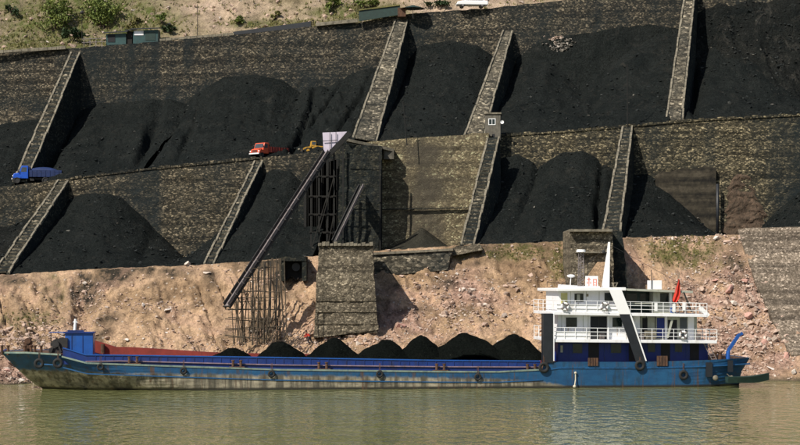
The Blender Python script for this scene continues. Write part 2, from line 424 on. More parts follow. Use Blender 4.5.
def build_bank():
    pxs = coords_px(-30, 830, 1.6, 12); ts = list(np.linspace(-.6, 0, 5)[:-1]) + list(np.linspace(0, 1, 130))
    vs = []; A = {'green': [], 'coal': [], 'wet': [], 'pink': []}
    for px in pxs:
        for t in ts:
            p = bank_point(px, t); vs.append(p)
            py = YH - (p.z - H) * F / p.y
            g = max(blob(px, py, 680, 250, 45, 22)*1.5, blob(px, py, 560, 262, 16, 30)*1.4, blob(px, py, 515, 252, 40, 12)*1.2,
                    blob(px, py, 30, 320, 40, 12)*1.0, blob(px, py, 55, 290, 18, 22)*.7, blob(px, py, 455, 255, 20, 8), blob(px, py, 700, 265, 60, 14)*.7)
            k = max(blob(px, py, 86, 292, 20, 26)*1.7, blob(px, py, 45, 285, 12, 12)*.8, blob(px, py, 20, 280, 28, 6)*1., blob(px, py, 287, 278, 20, 25)*1.6,
                    blob(px, py, 262, 330, 30, 26)*.8, blob(px, py, 150, 271, 60, 9)*1.1, blob(px, py, 210, 275, 12, 22)*.7, blob(px, py, 45, 335, 30, 14)*.9,
                    blob(px, py, 420, 284, 45, 9)*1.4, blob(px, py, 735, 262, 14, 40)*.9)
            nz = fbm(p.x*.22, p.z*.5, 8, 5); nf = fbm(p.x*.9, p.z*.9, 2, 4)
            k = k * (.75 + 1.3*nz + .6*nf) if k > 0 else 0
            rim = max(0., (t - .86) / .14) * max(0., .35 + 1.6*fbm(p.x*.16, 0, 4, 4) + .6*nf) * (1.2 if px < 300 else .6)  # dark patches along the eroded rim, stored in the coal mask
            gully_shade = max(0., fbm(p.x*.22 + .08*p.y + 5, p.z*.05, 3, 4)) * (.55 if px < 330 else .25) * max(0., 1 - abs(t - .72)/.5)  # shading of the gullies painted as colour, stored in the coal mask
            k = max(0., k, rim, max(0., nz*1.4 - .34), gully_shade); g = max(0., g * (.7 + 1.4*nf))
            A['green'].append(min(1, g)); A['coal'].append(min(1, k) if t < 1 else 0.4)
            A['wet'].append(max(0., min(1, 1 - p.z / .55)))
            A['pink'].append(min(1, max(blob(px, py, 740, 320, 90, 80)*1.6, blob(px, py, 400, 320, 70, 35)*1.2, blob(px, py, 20, 375, 60, 20)*1.5, blob(px, py, 470, 300, 60, 40)*.8) * max(0., .6 + 1.5*fbm(p.x*.2, p.z*.4, 1, 4))))
        # flat terrace floor behind the edge
        for dy in (.8, 8, 16, 23):
            Y = bench_Y(px) + dy; z = bench_z(px) - .05
            vs.append(Vector(((px - 400) / F * Y, Y, z))); A['green'].append(0); A['coal'].append(1); A['wet'].append(0); A['pink'].append(0)
    nv = len(ts) + 4
    struct('river_bank', vs, grid(len(pxs), nv), 'bank', A)
build_bank()

def build_terrace():
    pxs = coords_px(-30, 830, 8, 30); vs = []
    for px in pxs:
        for k in range(6):
            Y = mid_Y(px) + .4 + (top_Y(px) - mid_Y(px) + .5) * k / 5
            vs.append(((px - 400) / F * Y, Y, mid_z(px) - .06 - .001*k))
    struct('coal_terrace', vs, grid(len(pxs), 6), 'spoil')
build_terrace()
def hill_point(px, d):
    Y = top_Y(px) + .6 + d; X = (px - 400) / F * Y; z0 = top_z(px) - .15
    if d < 3: return Vector((X, Y, z0))
    e = d - 3; env = min(1, e / 4)
    z = z0 + e * .80 - .0022 * e * e
    z += env * (fbm(X*.07, Y*.07, 2, 4) * 3.2 + fbm(X*.35, Y*.35, 4, 4) * .9 + fbm(X*1.3, Y*1.3, 6, 3) * .3)
    return Vector((X, Y, z))
def build_hill():
    pxs = coords_px(-30, 830, 2.5, 15)
    ds = list(np.arange(0, 34, .45)) + list(np.arange(34, 130, 4)); vs = []; G = []
    for px in pxs:
        for d in ds:
            p = hill_point(px, d); vs.append(p); py = YH - (p.z - H) * F / p.y
            G.append(min(1, max(blob(px, py, 90, 22, 110, 34)*1.8, blob(px, py, 30, 42, 90, 12)*1.6, blob(px, py, 360, 12, 60, 10)*1.6, blob(px, py, 290, 24, 90, 5)*1.5, blob(px, py, 10, 5, 25, 14), .05)))
    struct('hillside', vs, grid(len(pxs), len(ds)), 'hill', {'green': G})
build_hill()

# ------------------------------------------------------------ masonry walls
def band_(x, a, b, e): return max(0., min(1, (x - a)/e)) * max(0., min(1, (b - x)/e))
def damp(px, py):        # seepage and coal-dust stains on the walls
    k = max(band_(px, 126, 162, 3)*.85, band_(px, 184, 194, 2)*.8*(py < 84), band_(px, 82, 118, 8)*.5, band_(px, 404, 446, 6)*.95*(py > 143), band_(px, 768, 1400, 25)*.85*(py > 100),
            band_(px, 515, 560, 12)*.5*(py < 60), band_(px, -600, 45, 14)*.4*(py > 120), band_(px, 330, 362, 6)*.5*(py < 70), band_(px, 650, 662, 4)*.4, band_(px, 702, 716, 4)*.5*(py > 100), band_(px, 222, 240, 5)*.4*(py < 90))
    top = max(top_y(px), 0) if py < 110 else mid_y(px)
    k = max(k, .75*max(0., min(1, (py - top - 34)/22)) if py < 118 else 0)          # dust ground into the wall low down
    return max(0., min(1, k + .8*fbm(px*.06, py*.05, 2, 4)*(.3 + k)))
def wall(name, label, mat, px0, px1, Yf, topf, botf, thick=1.4, batter=.06, step=.7, rag=.15, rough=.10, group=None, dY=0):
    nu = max(3, int(abs(px1 - px0) / F * Yf((px0+px1)/2) / step)); vs = []; nvf = 0; dmp = []
    for i in range(nu + 1):
        px = px0 + (px1 - px0) * i / nu; Y = Yf(px) + dY; X = (px - 400) / F * Y
        zt = topf(px) + rag * fbm(X*.8, Y, 2, 3); zb = botf(px) - .6
        nv = max(3, int(22)); row = []
        for j in range(nv + 1):
            z = zb + (zt - zb) * j / nv
            off = -batter * (zt - z)
            n = rough * fbm(X*.7, z*.9, 5, 3) * (1 if j < nv else .3)
            row.append((X, Y + off + n, z)); dmp.append(damp(px, YH - (z - H)*F/Y))
        row.append((X, Y + thick, zt - .02)); row.append((X, Y + thick, zb)); dmp += [0, 0]
        vs += row; nvf = len(row)
    n = nvf; fs = grid(nu + 1, n)
    fs.append(tuple(range(n))[::-1]); fs.append(tuple(nu*n + k for k in range(n)))
    mb = MB(); mb.v = vs; mb.f = fs
    pm = (px0 + px1) / 2; Y = Yf(pm) + dY
    o = single(name, mb, mat, ((pm-400)/F*Y, Y, botf(pm)), label, 'retaining wall', group, smooth=False)
    set_attr(o.data, 'damp', dmp); return o
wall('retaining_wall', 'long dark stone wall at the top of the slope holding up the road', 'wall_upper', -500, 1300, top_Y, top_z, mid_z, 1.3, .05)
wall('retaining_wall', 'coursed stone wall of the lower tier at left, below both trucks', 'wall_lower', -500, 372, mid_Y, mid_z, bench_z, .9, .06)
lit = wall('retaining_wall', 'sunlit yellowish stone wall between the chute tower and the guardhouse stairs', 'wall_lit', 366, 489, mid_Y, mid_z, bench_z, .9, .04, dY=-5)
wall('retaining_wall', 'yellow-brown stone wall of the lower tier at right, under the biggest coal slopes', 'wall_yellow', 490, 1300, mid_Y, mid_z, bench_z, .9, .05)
mb = MB(); mb.beam(P(378, 209.5, mid_Y(378) - 5.75), P(471, 207.6, mid_Y(471) - 5.75), .3, .10)
part('string_course', mb, 'wall_dark', lit, world=True)
# ledge capping the gap between the sunlit wall and the terrace behind it
mb = MB()
for a in range(366, 492, 18):
    b = min(a + 18, 492)
    q = [(a, mid_Y(a) - 4.2), (b, mid_Y(b) - 4.2), (b, mid_Y(b) + .45), (a, mid_Y(a) + .45)]
    z = [mid_z(a) + .02, mid_z(b) + .02]
    t = [((p-400)/F*y, y, z[0] if k in (0, 3) else z[1]) for k, (p, y) in enumerate(q)]
    mb.hexa([(x, y, zz - .4) for x, y, zz in t], t)
o = link_obj('ledge_path', mb.mesh('ledge_path'), 'concrete'); o['kind'] = 'structure'
# horizontal joint line on the sunlit wall (raised course)
# parapet stones along the middle terrace edge
def kerb_line(px0, px1, label, mat='coping', dY=-.15):
    mb = MB(); X = None
    px = px0
    while px < px1:
        wpx = random.uniform(3, 9); q = min(px + wpx, px1)
        a = P(px, mid_y(px), mid_Y(px)); b = P(q, mid_y(q), mid_Y(q)); a.y += dY; b.y += dY
        h = random.uniform(.08, .32)
        mb.hexa([a + Vector((0, 0, -.12)), b + Vector((0, 0, -.12)), b + Vector((0, .6, -.12)), a + Vector((0, .6, -.12))],
                [a + Vector((0, 0, h)), b + Vector((-.05, 0, h*.9)), b + Vector((-.05, .6, h)), a + Vector((0, .6, h*.9))])
        px = q + (random.uniform(0, 2) if random.random() < .3 else .3)
    m = (px0+px1)/2; single('kerb_wall', mb, mat, tuple(P(m, mid_y(m), mid_Y(m))), label, 'kerb')
kerb_line(70, 262, 'ragged row of edge stones on the road between the blue and the orange truck', 'wall_lower')
kerb_line(500, 800, 'low line of edge stones running right from the guardhouse', 'wall_yellow')

# ------------------------------------------------------------ buttresses with stairs
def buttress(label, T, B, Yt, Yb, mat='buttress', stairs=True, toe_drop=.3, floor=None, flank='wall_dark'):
    """T, B: left/right pixel points of the top strip, at the wall and at the toe"""
    a0, a1 = P(*T[0], Yt), P(*T[1], Yt); b0, b1 = P(*B[0], Yb), P(*B[1], Yb)
    base = min(b0.z, b1.z) - 2.2 if floor is None else floor
    c = (b0 + b1) / 2; t = thing('buttress_wall', label, 'buttress', (c.x, c.y, base), 0, 'sloping stone buttresses of the coal yard')
    n = 16; mb = MB(); rows = []
    for i in range(n + 1):
        f = i / n; l = a0.lerp(b0, f); r = a1.lerp(b1, f)
        j = .08 * fbm(l.x*.5, l.z*.5, 1, 3)
        bl = Vector((l.x, l.y, base)); br = Vector((r.x + .5, r.y, base))
        rows += [bl, (bl + l) / 2 + Vector((j, 0, 0)), l + Vector((0, 0, -.12 + j*.3)), r + Vector((0, 0, -.12 - j*.3)), (br + r) / 2 + Vector((-j*2, j, 0)), br]
    mb.add(rows, grid(n + 1, 6) + [(5, 4, 3, 2, 1, 0), tuple(n*6 + k for k in range(6))])
    part('stone_body', mb, flank, t, world=True)  # flank stone darker than the treads: its shade put into colour
    w = (a1 - a0).length
    for side in (0, 1):
        mb = MB(); m = 14
        for i in range(m):
            f0, f1 = i / m + .004, (i+1) / m - .004
            l0, r0 = a0.lerp(b0, f0), a1.lerp(b1, f0); l1, r1 = a0.lerp(b0, f1), a1.lerp(b1, f1)
            s0 = (r0 - l0).normalized(); wd = .24 + random.uniform(-.03, .05)
            p, q = (l0, l1) if side == 0 else (r0 - s0*wd, r1 - s0*wd)
            jx = Vector((random.uniform(-.04, .04), 0, 0)); p = p + jx; q = q + jx + Vector((random.uniform(-.06, .06), 0, 0)); up = Vector((0, 0, random.uniform(.0, .16))); dn = Vector((0, 0, -.3))
            mb.hexa([p + dn, p + s0*wd + dn, q + s0*wd + dn, q + dn], [p + up, p + s0*wd + up, q + s0*wd + up, q + up])
        part('coping', mb, 'coping', t, world=True)
    mb = MB(); m = 30 if stairs else 12
    for i in range(m):
        f0, f1 = i / m, (i + 1) / m
        l0, r0 = a0.lerp(b0, f0), a1.lerp(b1, f0); l1, r1 = a0.lerp(b0, f1), a1.lerp(b1, f1)
        s0 = (r0 - l0).normalized() * .34; z = l1.z + (l0.z - l1.z) * .25
        if stairs:
            mb.hexa([Vector((v.x, v.y, z - 1.0)) for v in (l0 + s0, r0 - s0, r1 - s0, l1 + s0)], [Vector((v.x, v.y, z)) for v in (l0 + s0, r0 - s0, r1 - s0, l1 + s0)])
        else:
            u = Vector((0, 0, -.04 + random.uniform(-.05, .05))); d = Vector((0, 0, -.5))
            mb.hexa([v + d for v in (l1 + s0, r1 - s0, r0 - s0, l0 + s0)], [v + u for v in (l1 + s0, r1 - s0, r0 - s0, l0 + s0)])
    part('stair_treads' if stairs else 'stone_ramp', mb, mat, t, world=True)
    return t
buttress('upper tier buttress at far left, its foot beside the blue truck', [(71, 51), (81, 51)], [(12, 181), (27, 181)], 253.5, 230.5)
buttress('tall pale upper buttress leaning above the chute tower', [(396, 17), (409, 17)], [(352, 137), (377, 141)], 250.5, 226.5, stairs=False)
buttress('rough upper buttress that comes down behind the small guardhouse', [(503, 30), (513, 30)], [(463, 137), (484, 137)], 248.5, 226, stairs=False)
buttress('upper buttress at right, rising out of the top of the picture above the right retaining wall', [(686, -20), (697, -20)], [(665, 121), (683, 119)], 247, 224.5, stairs=False)
buttress('lower tier buttress at far left, ending at the bank edge', [(58, 180), (69, 180)], [(-7, 272), (9, 272)], 227.5, 208)
buttress('thin lower buttress stair coming down from the orange truck', [(255, 160), (264, 159)], [(203, 264), (214, 264)], 226, 207.5)
buttress('lower buttress stair with a light kerb below the guardhouse', [(487, 137), (500, 136)], [(460, 244), (475, 244)], 218.6, 206.6)
buttress('lower buttress stair standing on top of the square stone pillar above the ship', [(622, 126), (633, 125)], [(602, 231), (621, 230)], 222.5, 205.5)

# ------------------------------------------------------------ coal heaps
def heap(label, top, toe, tier, mat='coal', toeY=None, amp=.5, group='coal heaps lying in the yard', name='coal_heap', sag=.10, seed=0, attrs=False, cat='coal heap', backY=None, gul=()):
    """top: contact line with the back wall (pixels); toe: (px left, px right) on the terrace"""
    cx = [p[0] for p in top]; cy = [p[1] for p in top]
    back = top_Y if tier == 'u' else mid_Y
    front = mid_Y if tier == 'u' else bench_Y; fz = mid_z if tier == 'u' else bench_z
    nu = max(14, int((cx[-1] - cx[0]) / 1.8)); nv = 44; vs = []
    for i in range(nu + 1):
        u = i / nu; px = cx[0] + (cx[-1] - cx[0]) * u; Yb = (back(px) if backY is None else backY) - .2
        a = P(px, float(np.interp(px, cx, cy)), Yb); a.y += .9
        pt = toe[0] + (toe[1] - toe[0]) * u; Yt = (front(pt) + 1.1) if toeY is None else toeY
        zt = fz(pt); a.z = max(a.z, zt + .15)
        Yt += .35 * fbm(pt*.08, seed, 0, 3)
        b = Vector(((pt - 400) / F * Yt, Yt, zt - .12))
        vs.append((a.x, a.y + .3, zt - .4))
        for j in range(nv + 1):
            t = j / nv; p = a.lerp(b, t)
            env = math.sin(math.pi * min(1, t * 1.02)) ** .6 if t > 0 else 0
            h = (a.z - b.z)
            p.z -= sag * h * math.sin(math.pi * t) * (1 - t) * 1.2
            q = p.x + p.y * .15
            g = noise.fractal(Vector((q*.45 + seed*9, p.z*.07, seed)), 1, 2.1, 4)
            f2 = fbm(p.x*.8, p.y*.8, p.z*.8 + seed, 4)
            big = fbm(p.x*.13, p.z*.13, seed + 3, 3)
            lumps = max(0., fbm(p.x*1.6, p.z*1.6, seed + 8, 3)) * .3
            p.z += env * amp * min(1, h / 6) * (g * .7 + f2 * .45 + big * 1.5 + lumps * 1.2)
            for (u0, u1, w_, dep) in gul:
                p.z -= env * dep * math.exp(-((u - (u0 + (u1 - u0)*t) - .02*g) / w_) ** 2)
            if p.z < zt - .12: p.z = zt - .12
            vs.append(tuple(p))
    n = nv + 2; mb = MB(); mb.add(vs, grid(nu + 1, n))
    mb.f.append(tuple(range(n))[::-1]); mb.f.append(tuple(nu*n + k for k in range(n)))
    if 'dust' not in mat:
        rr = random.Random(seed); LUMPS.extend([Vector(vs[rr.randrange(nu)*n + 4 + rr.randrange(n - 5)]) + Vector((rr.uniform(-.2, .2), 0, rr.uniform(-.05, .15))) for k in range(int((cx[-1] - cx[0]) * 3))])
    m = len(vs) // 2; loc = vs[(nu//2) * n + n - 1]
    return single(name, mb, mat, loc, label, cat, group, smooth=True)
LUMPS = []
heap('coal slope at the left edge, left of the first upper buttress', [(-200, 130), (-60, 112), (0, 118), (45, 112), (68, 130)], (-230, 10), 'u', seed=1)
heap('coal slope between the first upper buttress and the black gully', [(80, 106), (100, 98), (130, 96), (165, 92), (190, 100)], (46, 142), 'u', seed=2, gul=[(.75, .9, .05, 1.6)])
heap('widest coal heap of the upper tier, rising behind the orange truck', [(172, 108), (192, 90), (225, 72), (255, 68), (285, 75), (305, 90), (320, 95)], (134, 272), 'u', seed=3, amp=.6, gul=[(.10, .06, .03, 2.6), (.2, .3, .02, .7)])
heap('lumpy coal slope behind the yellow loader and the white chute hopper', [(296, 92), (315, 80), (330, 84), (345, 70), (365, 62), (385, 58), (396, 62)], (262, 352), 'u', seed=4, amp=.9, gul=[(.2, .3, .03, 1.4), (.5, .2, .03, 1.6), (.8, .7, .03, 1.2)])
heap('coal slope right of the pale tall buttress, behind the leaning pole', [(406, 58), (420, 40), (450, 34), (480, 40), (503, 56)], (372, 466), 'u', seed=5)
dusty = heap('grey dusty slope with whitish lumps, high behind the twin black heaps', [(516, 46), (538, 30), (560, 22), (620, 11), (650, 9), (684, 12)], (520, 676), 'u', 'coal_dust', toeY=238, seed=6, amp=.25)
heap('left of the twin black coal slopes, right behind the guardhouse', [(508, 66), (530, 50), (550, 48), (566, 56), (585, 70), (610, 95)], (482, 606), 'u', seed=7, amp=.4)
heap('right of the twin black coal slopes, behind the tall dark pole', [(566, 92), (588, 66), (612, 50), (636, 33), (660, 26), (688, 26)], (566, 668), 'u', seed=8, amp=.5, gul=[(.35, .2, .05, .8)])
blackened = heap('blackened rubble slope in the top right corner', [(694, 2), (720, -6), (780, -10), (860, -10), (1000, 0)], (696, 1010), 'u', 'spoil', toeY=232, seed=9, amp=1.3)
heap('black coal heap in the top right corner, in front of the rubble slope', [(690, 60), (715, 44), (745, 40), (775, 58), (810, 92), (900, 130)], (684, 900), 'u', seed=10, amp=.35, backY=243, gul=[(.02, .05, .02, 1.5)])
heap('low brownish coal slope at the left edge of the lower tier', [(-200, 245), (-60, 225), (10, 222), (40, 210), (56, 205)], (-230, -8), 'l', 'spoil', seed=11)
heap('coal heap under the blue truck, between the two left lower buttresses', [(68, 196), (82, 189), (105, 188), (122, 192), (150, 218), (178, 250), (192, 264)], (8, 180), 'l', seed=12, amp=.3, gul=[(.7, .75, .05, .5)])
heap('small coal slope leaning on the left side of the thin buttress stair', [(186, 258), (215, 234), (240, 208), (250, 200)], (160, 205), 'l', seed=13, amp=.3)
heap('coal heap between the thin buttress stair and the long chute', [(260, 172), (275, 163), (292, 166), (312, 184), (334, 190)], (212, 312), 'l', seed=14, amp=.3)
heap('small pointed coal heap at the foot of the sunlit wall', [(388, 249), (405, 240), (422, 227), (436, 237), (452, 249)], (386, 458), 'l', 'dust_pale', seed=15, amp=.1, backY=216)
heap('narrow coal slope right of the guardhouse stair', [(503, 152), (520, 148), (536, 156), (552, 180)], (474, 512), 'l', seed=16, amp=.4)
heap('big rounded coal heap filling the bay left of the pillar stair', [(528, 176), (545, 158), (565, 146), (585, 143), (600, 152), (622, 168)], (500, 600), 'l', seed=17, amp=.45, gul=[(.80, .95, .03, 1.6)])
heap('coal slope right of the pillar stair, running down to a point', [(636, 168), (650, 168), (668, 182), (690, 206), (708, 226), (722, 236)], (618, 726), 'l', seed=18, amp=.3)
heap('coal slope at the right edge of the lower tier', [(758, 230), (780, 205), (800, 188), (840, 175), (900, 190), (1000, 220)], (762, 1010), 'l', seed=19, amp=.4)

# LUMPS-HERE
# ------------------------------------------------------------ plants
def foliage(c, rx, ry, rz, n, size, seed):
    rnd = random.Random(seed); mb = MB(); clumps = []
    for k in range(max(5, int(n / 90))):
        while True:
            v = Vector((rnd.uniform(-1, 1), rnd.uniform(-1, 1), rnd.uniform(-.7, 1)))
            if v.length < 1: break
        clumps.append((Vector((v.x*rx, v.y*ry, v.z*rz)), rnd.uniform(.22, .42)))
    for i in range(n):
        cc, cr = rnd.choice(clumps)
        d = Vector((rnd.gauss(0, .55), rnd.gauss(0, .55), rnd.gauss(0, .5)))
        p = Vector(c) + cc + Vector((d.x*rx, d.y*ry, d.z*rz)) * cr
        a = Vector((rnd.uniform(-1, 1), rnd.uniform(-1, 1), rnd.uniform(-.5, .8))).normalized() * size * rnd.uniform(.6, 1.3)
        b = a.cross(Vector((rnd.uniform(-1, 1), rnd.uniform(-1, 1), rnd.uniform(-1, 1)))).normalized() * size * .45
        mb.add([p, p + a*.5 + b, p + a, p + a*.5 - b], [(0, 1, 2, 3)])
    return mb
def bush(px, py, wpx, hpx, d, label, mat='leaf', n=1700, name='bush', cat='bush', group='bushes on the hillside'):
    g = hill_point(px, d); k = g.y / F
    base = P(px, py + hpx / 2, g.y)
    dd = d
    for dd in np.arange(3, 40, .5):              # find where the slope reaches that height
        g = hill_point(px, dd)
        if YH - (g.z - H) * F / g.y <= py + hpx * .5: break
    g = hill_point(px, dd); k = g.y / F; rx, rz = wpx/2*k, hpx/2*k
    t = thing(name, label, cat, tuple(g), 0, group)
    part('foliage', foliage((0, 0, rz*.95), rx, rx*.8, rz, n, .34, hash(label) % 999), mat, t)
    mb = MB()
    for q in range(5):
        a = q * 1.3; mb.tube((0, 0, -.3), (math.cos(a)*rx*.5, math.sin(a)*rx*.4, rz*1.2), .09, .03, 5)
    part('stems', mb, 'bark', t)
bush(54, 16, 34, 36, 8, 'bright green tall bush, leftmost of the two large ones on the hillside')
bush(103, 14, 42, 34, 8, 'broad green bush right of the small lamp post on the hillside', n=2600)
bush(133, 24, 18, 12, 6, 'yellowish low bush just above the left teal shed', 'leaf_dry', 500)
bush(162, 20, 10, 10, 7, 'small round green bush to the right above the teal sheds', 'leaf', 350)
bush(72, 36, 20, 14, 4, 'dark green bush behind the wall top beside the first buttress', 'leaf_dark', 700)
bush(238, 22, 9, 7, 6, 'small green bush above the left end of the long dark roof', 'leaf', 300)
bush(276, 16, 9, 8, 6, 'small dry bush above the middle of the long dark roof', 'leaf_dry', 300)
bush(330, 4, 18, 16, 8, 'green bush at the top edge above the white chute hopper', 'leaf', 600)
bush(368, 6, 26, 10, 5, 'low green bush behind the dark green wall', 'leaf', 700)
bush(440, 4, 24, 10, 5, 'green bush left of the white car', 'leaf_dark', 600)
bush(170, 30, 14, 7, 4, 'dark low bush beside the right teal shed', 'leaf_dark', 350)
bush(12, 8, 16, 14, 8, 'dark scrubby bush in the top left corner', 'leaf_dark', 500)
def tufts():
    rnd = random.Random(5); vs = []; fs = []
    def clump(p, s):
        for k in range(7):
            a = rnd.uniform(0, 6.28); r = s*rnd.uniform(.3, 1)
            q = p + Vector((rnd.uniform(-s, s)*.6, rnd.uniform(-s, s)*.6, -.05)); b = Vector((math.cos(a), math.sin(a), 0)) * r * .35
            tip = q + Vector((rnd.uniform(-.5, .5)*r, rnd.uniform(-.5, .5)*r, r*1.3))
            o = len(vs); vs.extend([q - b, q + b, tip]); fs.append((o, o+1, o+2))
    n = 0
    while n < 4200:
        px = rnd.uniform(-60, 860); d = rnd.uniform(3, 26); p = hill_point(px, d)
        py = YH - (p.z - H) * F / p.y
        g = max(blob(px, py, 90, 22, 110, 30), blob(px, py, 30, 42, 70, 10), blob(px, py, 360, 12, 70, 12), blob(px, py, 290, 24, 100, 6), .12)
        if rnd.random() < g: clump(p, .35); n += 1
    me = bpy.data.meshes.new('grass'); me.from_pydata(vs, [], fs)
    o = link_obj('hillside_grass', me, 'leaf_dry'); o['kind'] = 'stuff'; tag(o, 'rough yellow-green grass on the hillside above the top wall', 'grass')
    vs.clear(); fs.clear(); n = 0
    while n < 1100:
        px = rnd.uniform(0, 780); t = rnd.uniform(.1, 1); p = bank_point(px, t); py = YH - (p.z - H) * F / p.y
        g = max(blob(px, py, 680, 250, 45, 20), blob(px, py, 561, 258, 12, 26), blob(px, py, 515, 252, 40, 10), blob(px, py, 30, 320, 40, 10)*.6, blob(px, py, 455, 252, 20, 6))
        if rnd.random() < g**1.5: clump(p, .20); n += 1
    me = bpy.data.meshes.new('grass'); me.from_pydata(vs, [], fs)
    o = link_obj('bank_grass', me, 'leaf_dry'); o['kind'] = 'stuff'; tag(o, 'thin weeds on the river bank', 'grass')
tufts()

# ------------------------------------------------------------ rubble and boulders
def rock_shape(rnd, r, flat=.7):
    import bmesh
    bm = bmesh.new(); sx, sy, sz = rnd.uniform(.65, 1.4), rnd.uniform(.7, 1.2), rnd.uniform(.4, .85)
    m = Matrix.Rotation(rnd.uniform(0, 6.28), 3, 'Z') @ Matrix.Rotation(rnd.uniform(-.6, .6), 3, 'X')
    for k in range(11):
        v = Vector((rnd.gauss(0, 1), rnd.gauss(0, 1), rnd.gauss(0, 1))).normalized() * rnd.uniform(.75, 1.1)
        bm.verts.new(m @ Vector((v.x*sx*r, v.y*sy*r, v.z*sz*r)))
    res = bmesh.ops.convex_hull(bm, input=bm.verts)
    dead = {g for g in list(res['geom_interior']) + list(res['geom_unused']) if isinstance(g, bmesh.types.BMVert)}
    bmesh.ops.delete(bm, geom=list(dead), context='VERTS')
    bm.verts.index_update(); vs = [v.co.copy() for v in bm.verts]; fs = [tuple(v.index for v in f.verts) for f in bm.faces]; bm.free()
    return vs, fs
ROCKS = [rock_shape(random.Random(k), 1) for k in range(120)]
def density(px, py):
    return min(1, .10 + max(blob(px, py, 730, 320, 80, 75)*1.3, blob(px, py, 40, 345, 60, 30)*1.0, blob(px, py, 30, 375, 60, 16), blob(px, py, 455, 305, 70, 40)*.7, blob(px, py, 330, 340, 100, 14)*.9,
               blob(px, py, 150, 305, 70, 9)*.7, blob(px, py, 200, 345, 70, 10)*.5, blob(px, py, 86, 300, 22, 30)*.8, blob(px, py, 690, 240, 70, 6)*.9, blob(px, py, 590, 300, 90, 60)*.4))
def rubble():
    rnd = random.Random(11); vs = []; fs = []; sh = []; n = 0
    def put(p, r):
        a, b = ROCKS[rnd.randrange(120)]; o = len(vs); s = rnd.random() ** 1.5; c, d = math.cos(rnd.uniform(0, 6.28)), math.sin(rnd.uniform(0, 6.28))
        ang = rnd.uniform(0, 6.28); c, d = math.cos(ang), math.sin(ang)
        vs.extend([p + Vector((q.x*c - q.y*d, q.x*d + q.y*c, q.z)) * r + Vector((0, 0, r*.2)) for q in a]); fs.extend([tuple(k + o for k in f) for f in b]); sh.extend([s] * len(a))
    def pt():
        px = rnd.uniform(-90, 900); t = rnd.uniform(0.01, 1); p = bank_point(px, t); return px, YH - (p.z - H) * F / p.y, p
    while n < 12500:
        px, py, p = pt()
        if px > 748 + max(0, (py - 240) * .45) and py < 350: continue
        if rnd.random() > density(px, py): continue
        put(p, .06 + .19 * rnd.random() ** 3); n += 1
    n = 0
    while n < 900:
        px, py, p = pt()
        if px > 748 + max(0, (py - 240) * .45) and py < 350: continue
        if rnd.random() > max(blob(px, py, 735, 315, 75, 60), blob(px, py, 25, 350, 55, 30), blob(px, py, 465, 300, 75, 30)*.45, blob(px, py, 715, 240, 90, 6), blob(px, py, 330, 342, 60, 10)*.6, .02): continue
        put(p, .2 + .34 * rnd.random() ** 2); n += 1
    me = bpy.data.meshes.new('rubble'); me.from_pydata(vs, [], fs); set_attr(me, 'shade', sh)
    o = link_obj('bank_rubble', me, 'rock'); tag(o, 'small broken stones strewn over the river bank', 'rubble', kind='stuff')
rubble()
def coal_lumps(pts, name, label, r0, r1, mat):
    rnd = random.Random(4); vs = []; fs = []; sh = []
    for p in pts:
        a, b = ROCKS[rnd.randrange(120)]; o = len(vs); s = rnd.random()**3; r = r0 + (r1 - r0) * rnd.random()**3
        vs.extend([p + q*r for q in a]); fs.extend([tuple(k + o for k in f) for f in b]); sh.extend([s]*len(a))
    me = bpy.data.meshes.new(name); me.from_pydata(vs, [], fs); set_attr(me, 'shade', sh)
    tag(link_obj(name, me, mat), label, 'coal lumps', kind='stuff')
coal_lumps(LUMPS, 'coal_lumps', 'loose lumps of coal on the heaps of the yard', .06, .32, 'coal_lump')
def spill(objs, cx, cy, rx, ry, n, r0, r1, name, label, cat, mat, kind, seed):
    rnd = random.Random(seed); pts = []
    for o in objs:
        for v in o.data.vertices:
            p = v.co + o.location; px = 400 + F*p.x/p.y; py = YH - (p.z - H)*F/p.y; b = blob(px, py, cx, cy, rx, ry)
            if b > rnd.random(): pts.append(p)
    vs = []; fs = []; sh = []
    for k in range(n):
        p = pts[rnd.randrange(len(pts))] + Vector((rnd.uniform(-.3, .3), -.05, rnd.uniform(-.2, .2))); a, b = ROCKS[rnd.randrange(120)]; o = len(vs); r = r0 + (r1 - r0)*rnd.random()**2; s = rnd.random()
        vs.extend([p + q*r for q in a]); fs.extend([tuple(k + o for k in f) for f in b]); sh.extend([s]*len(a))
    me = bpy.data.meshes.new(name); me.from_pydata(vs, [], fs); set_attr(me, 'shade', sh); tag(link_obj(name, me, mat), label, cat, kind=kind)
spill([dusty], 560, 44, 16, 8, 170, .08, .34, 'rubble_spill', 'patch of whitish rubble high on the dusty slope between the upper buttresses', 'rubble', 'rock_grey', 'stuff', 1)
spill([dusty], 554, 39, 10, 4, 60, .08, .34, 'rubble_spill', 'brightest white stones on top of the rubble patch on the dusty slope', 'rubble', 'rock', 'stuff', 3)
spill([blackened], 770, 35, 75, 50, 420, .06, .30, 'rubble_spill', 'grey broken stones on the blackened slope in the top right corner', 'rubble', 'coal_lump', 'stuff', 2)
def hill_rocks():
    rnd = random.Random(17); vs = []; fs = []; sh = []
    for n in range(2600):
        px = rnd.uniform(-60, 860); d = 3 + 26 * rnd.random(); p = hill_point(px, d); r = .10 + .45*rnd.random()**4
        a, b = ROCKS[rnd.randrange(120)]; o = len(vs); s = rnd.random()**1.5
        vs.extend([p + q*r + Vector((0, 0, r*.2)) for q in a]); fs.extend([tuple(k + o for k in f) for f in b]); sh.extend([s]*len(a))
    me = bpy.data.meshes.new('rubble'); me.from_pydata(vs, [], fs); set_attr(me, 'shade', sh)
    tag(link_obj('hillside_rubble', me, 'rock'), 'loose stones on the hillside above the top wall', 'rubble', kind='stuff')
hill_rocks()
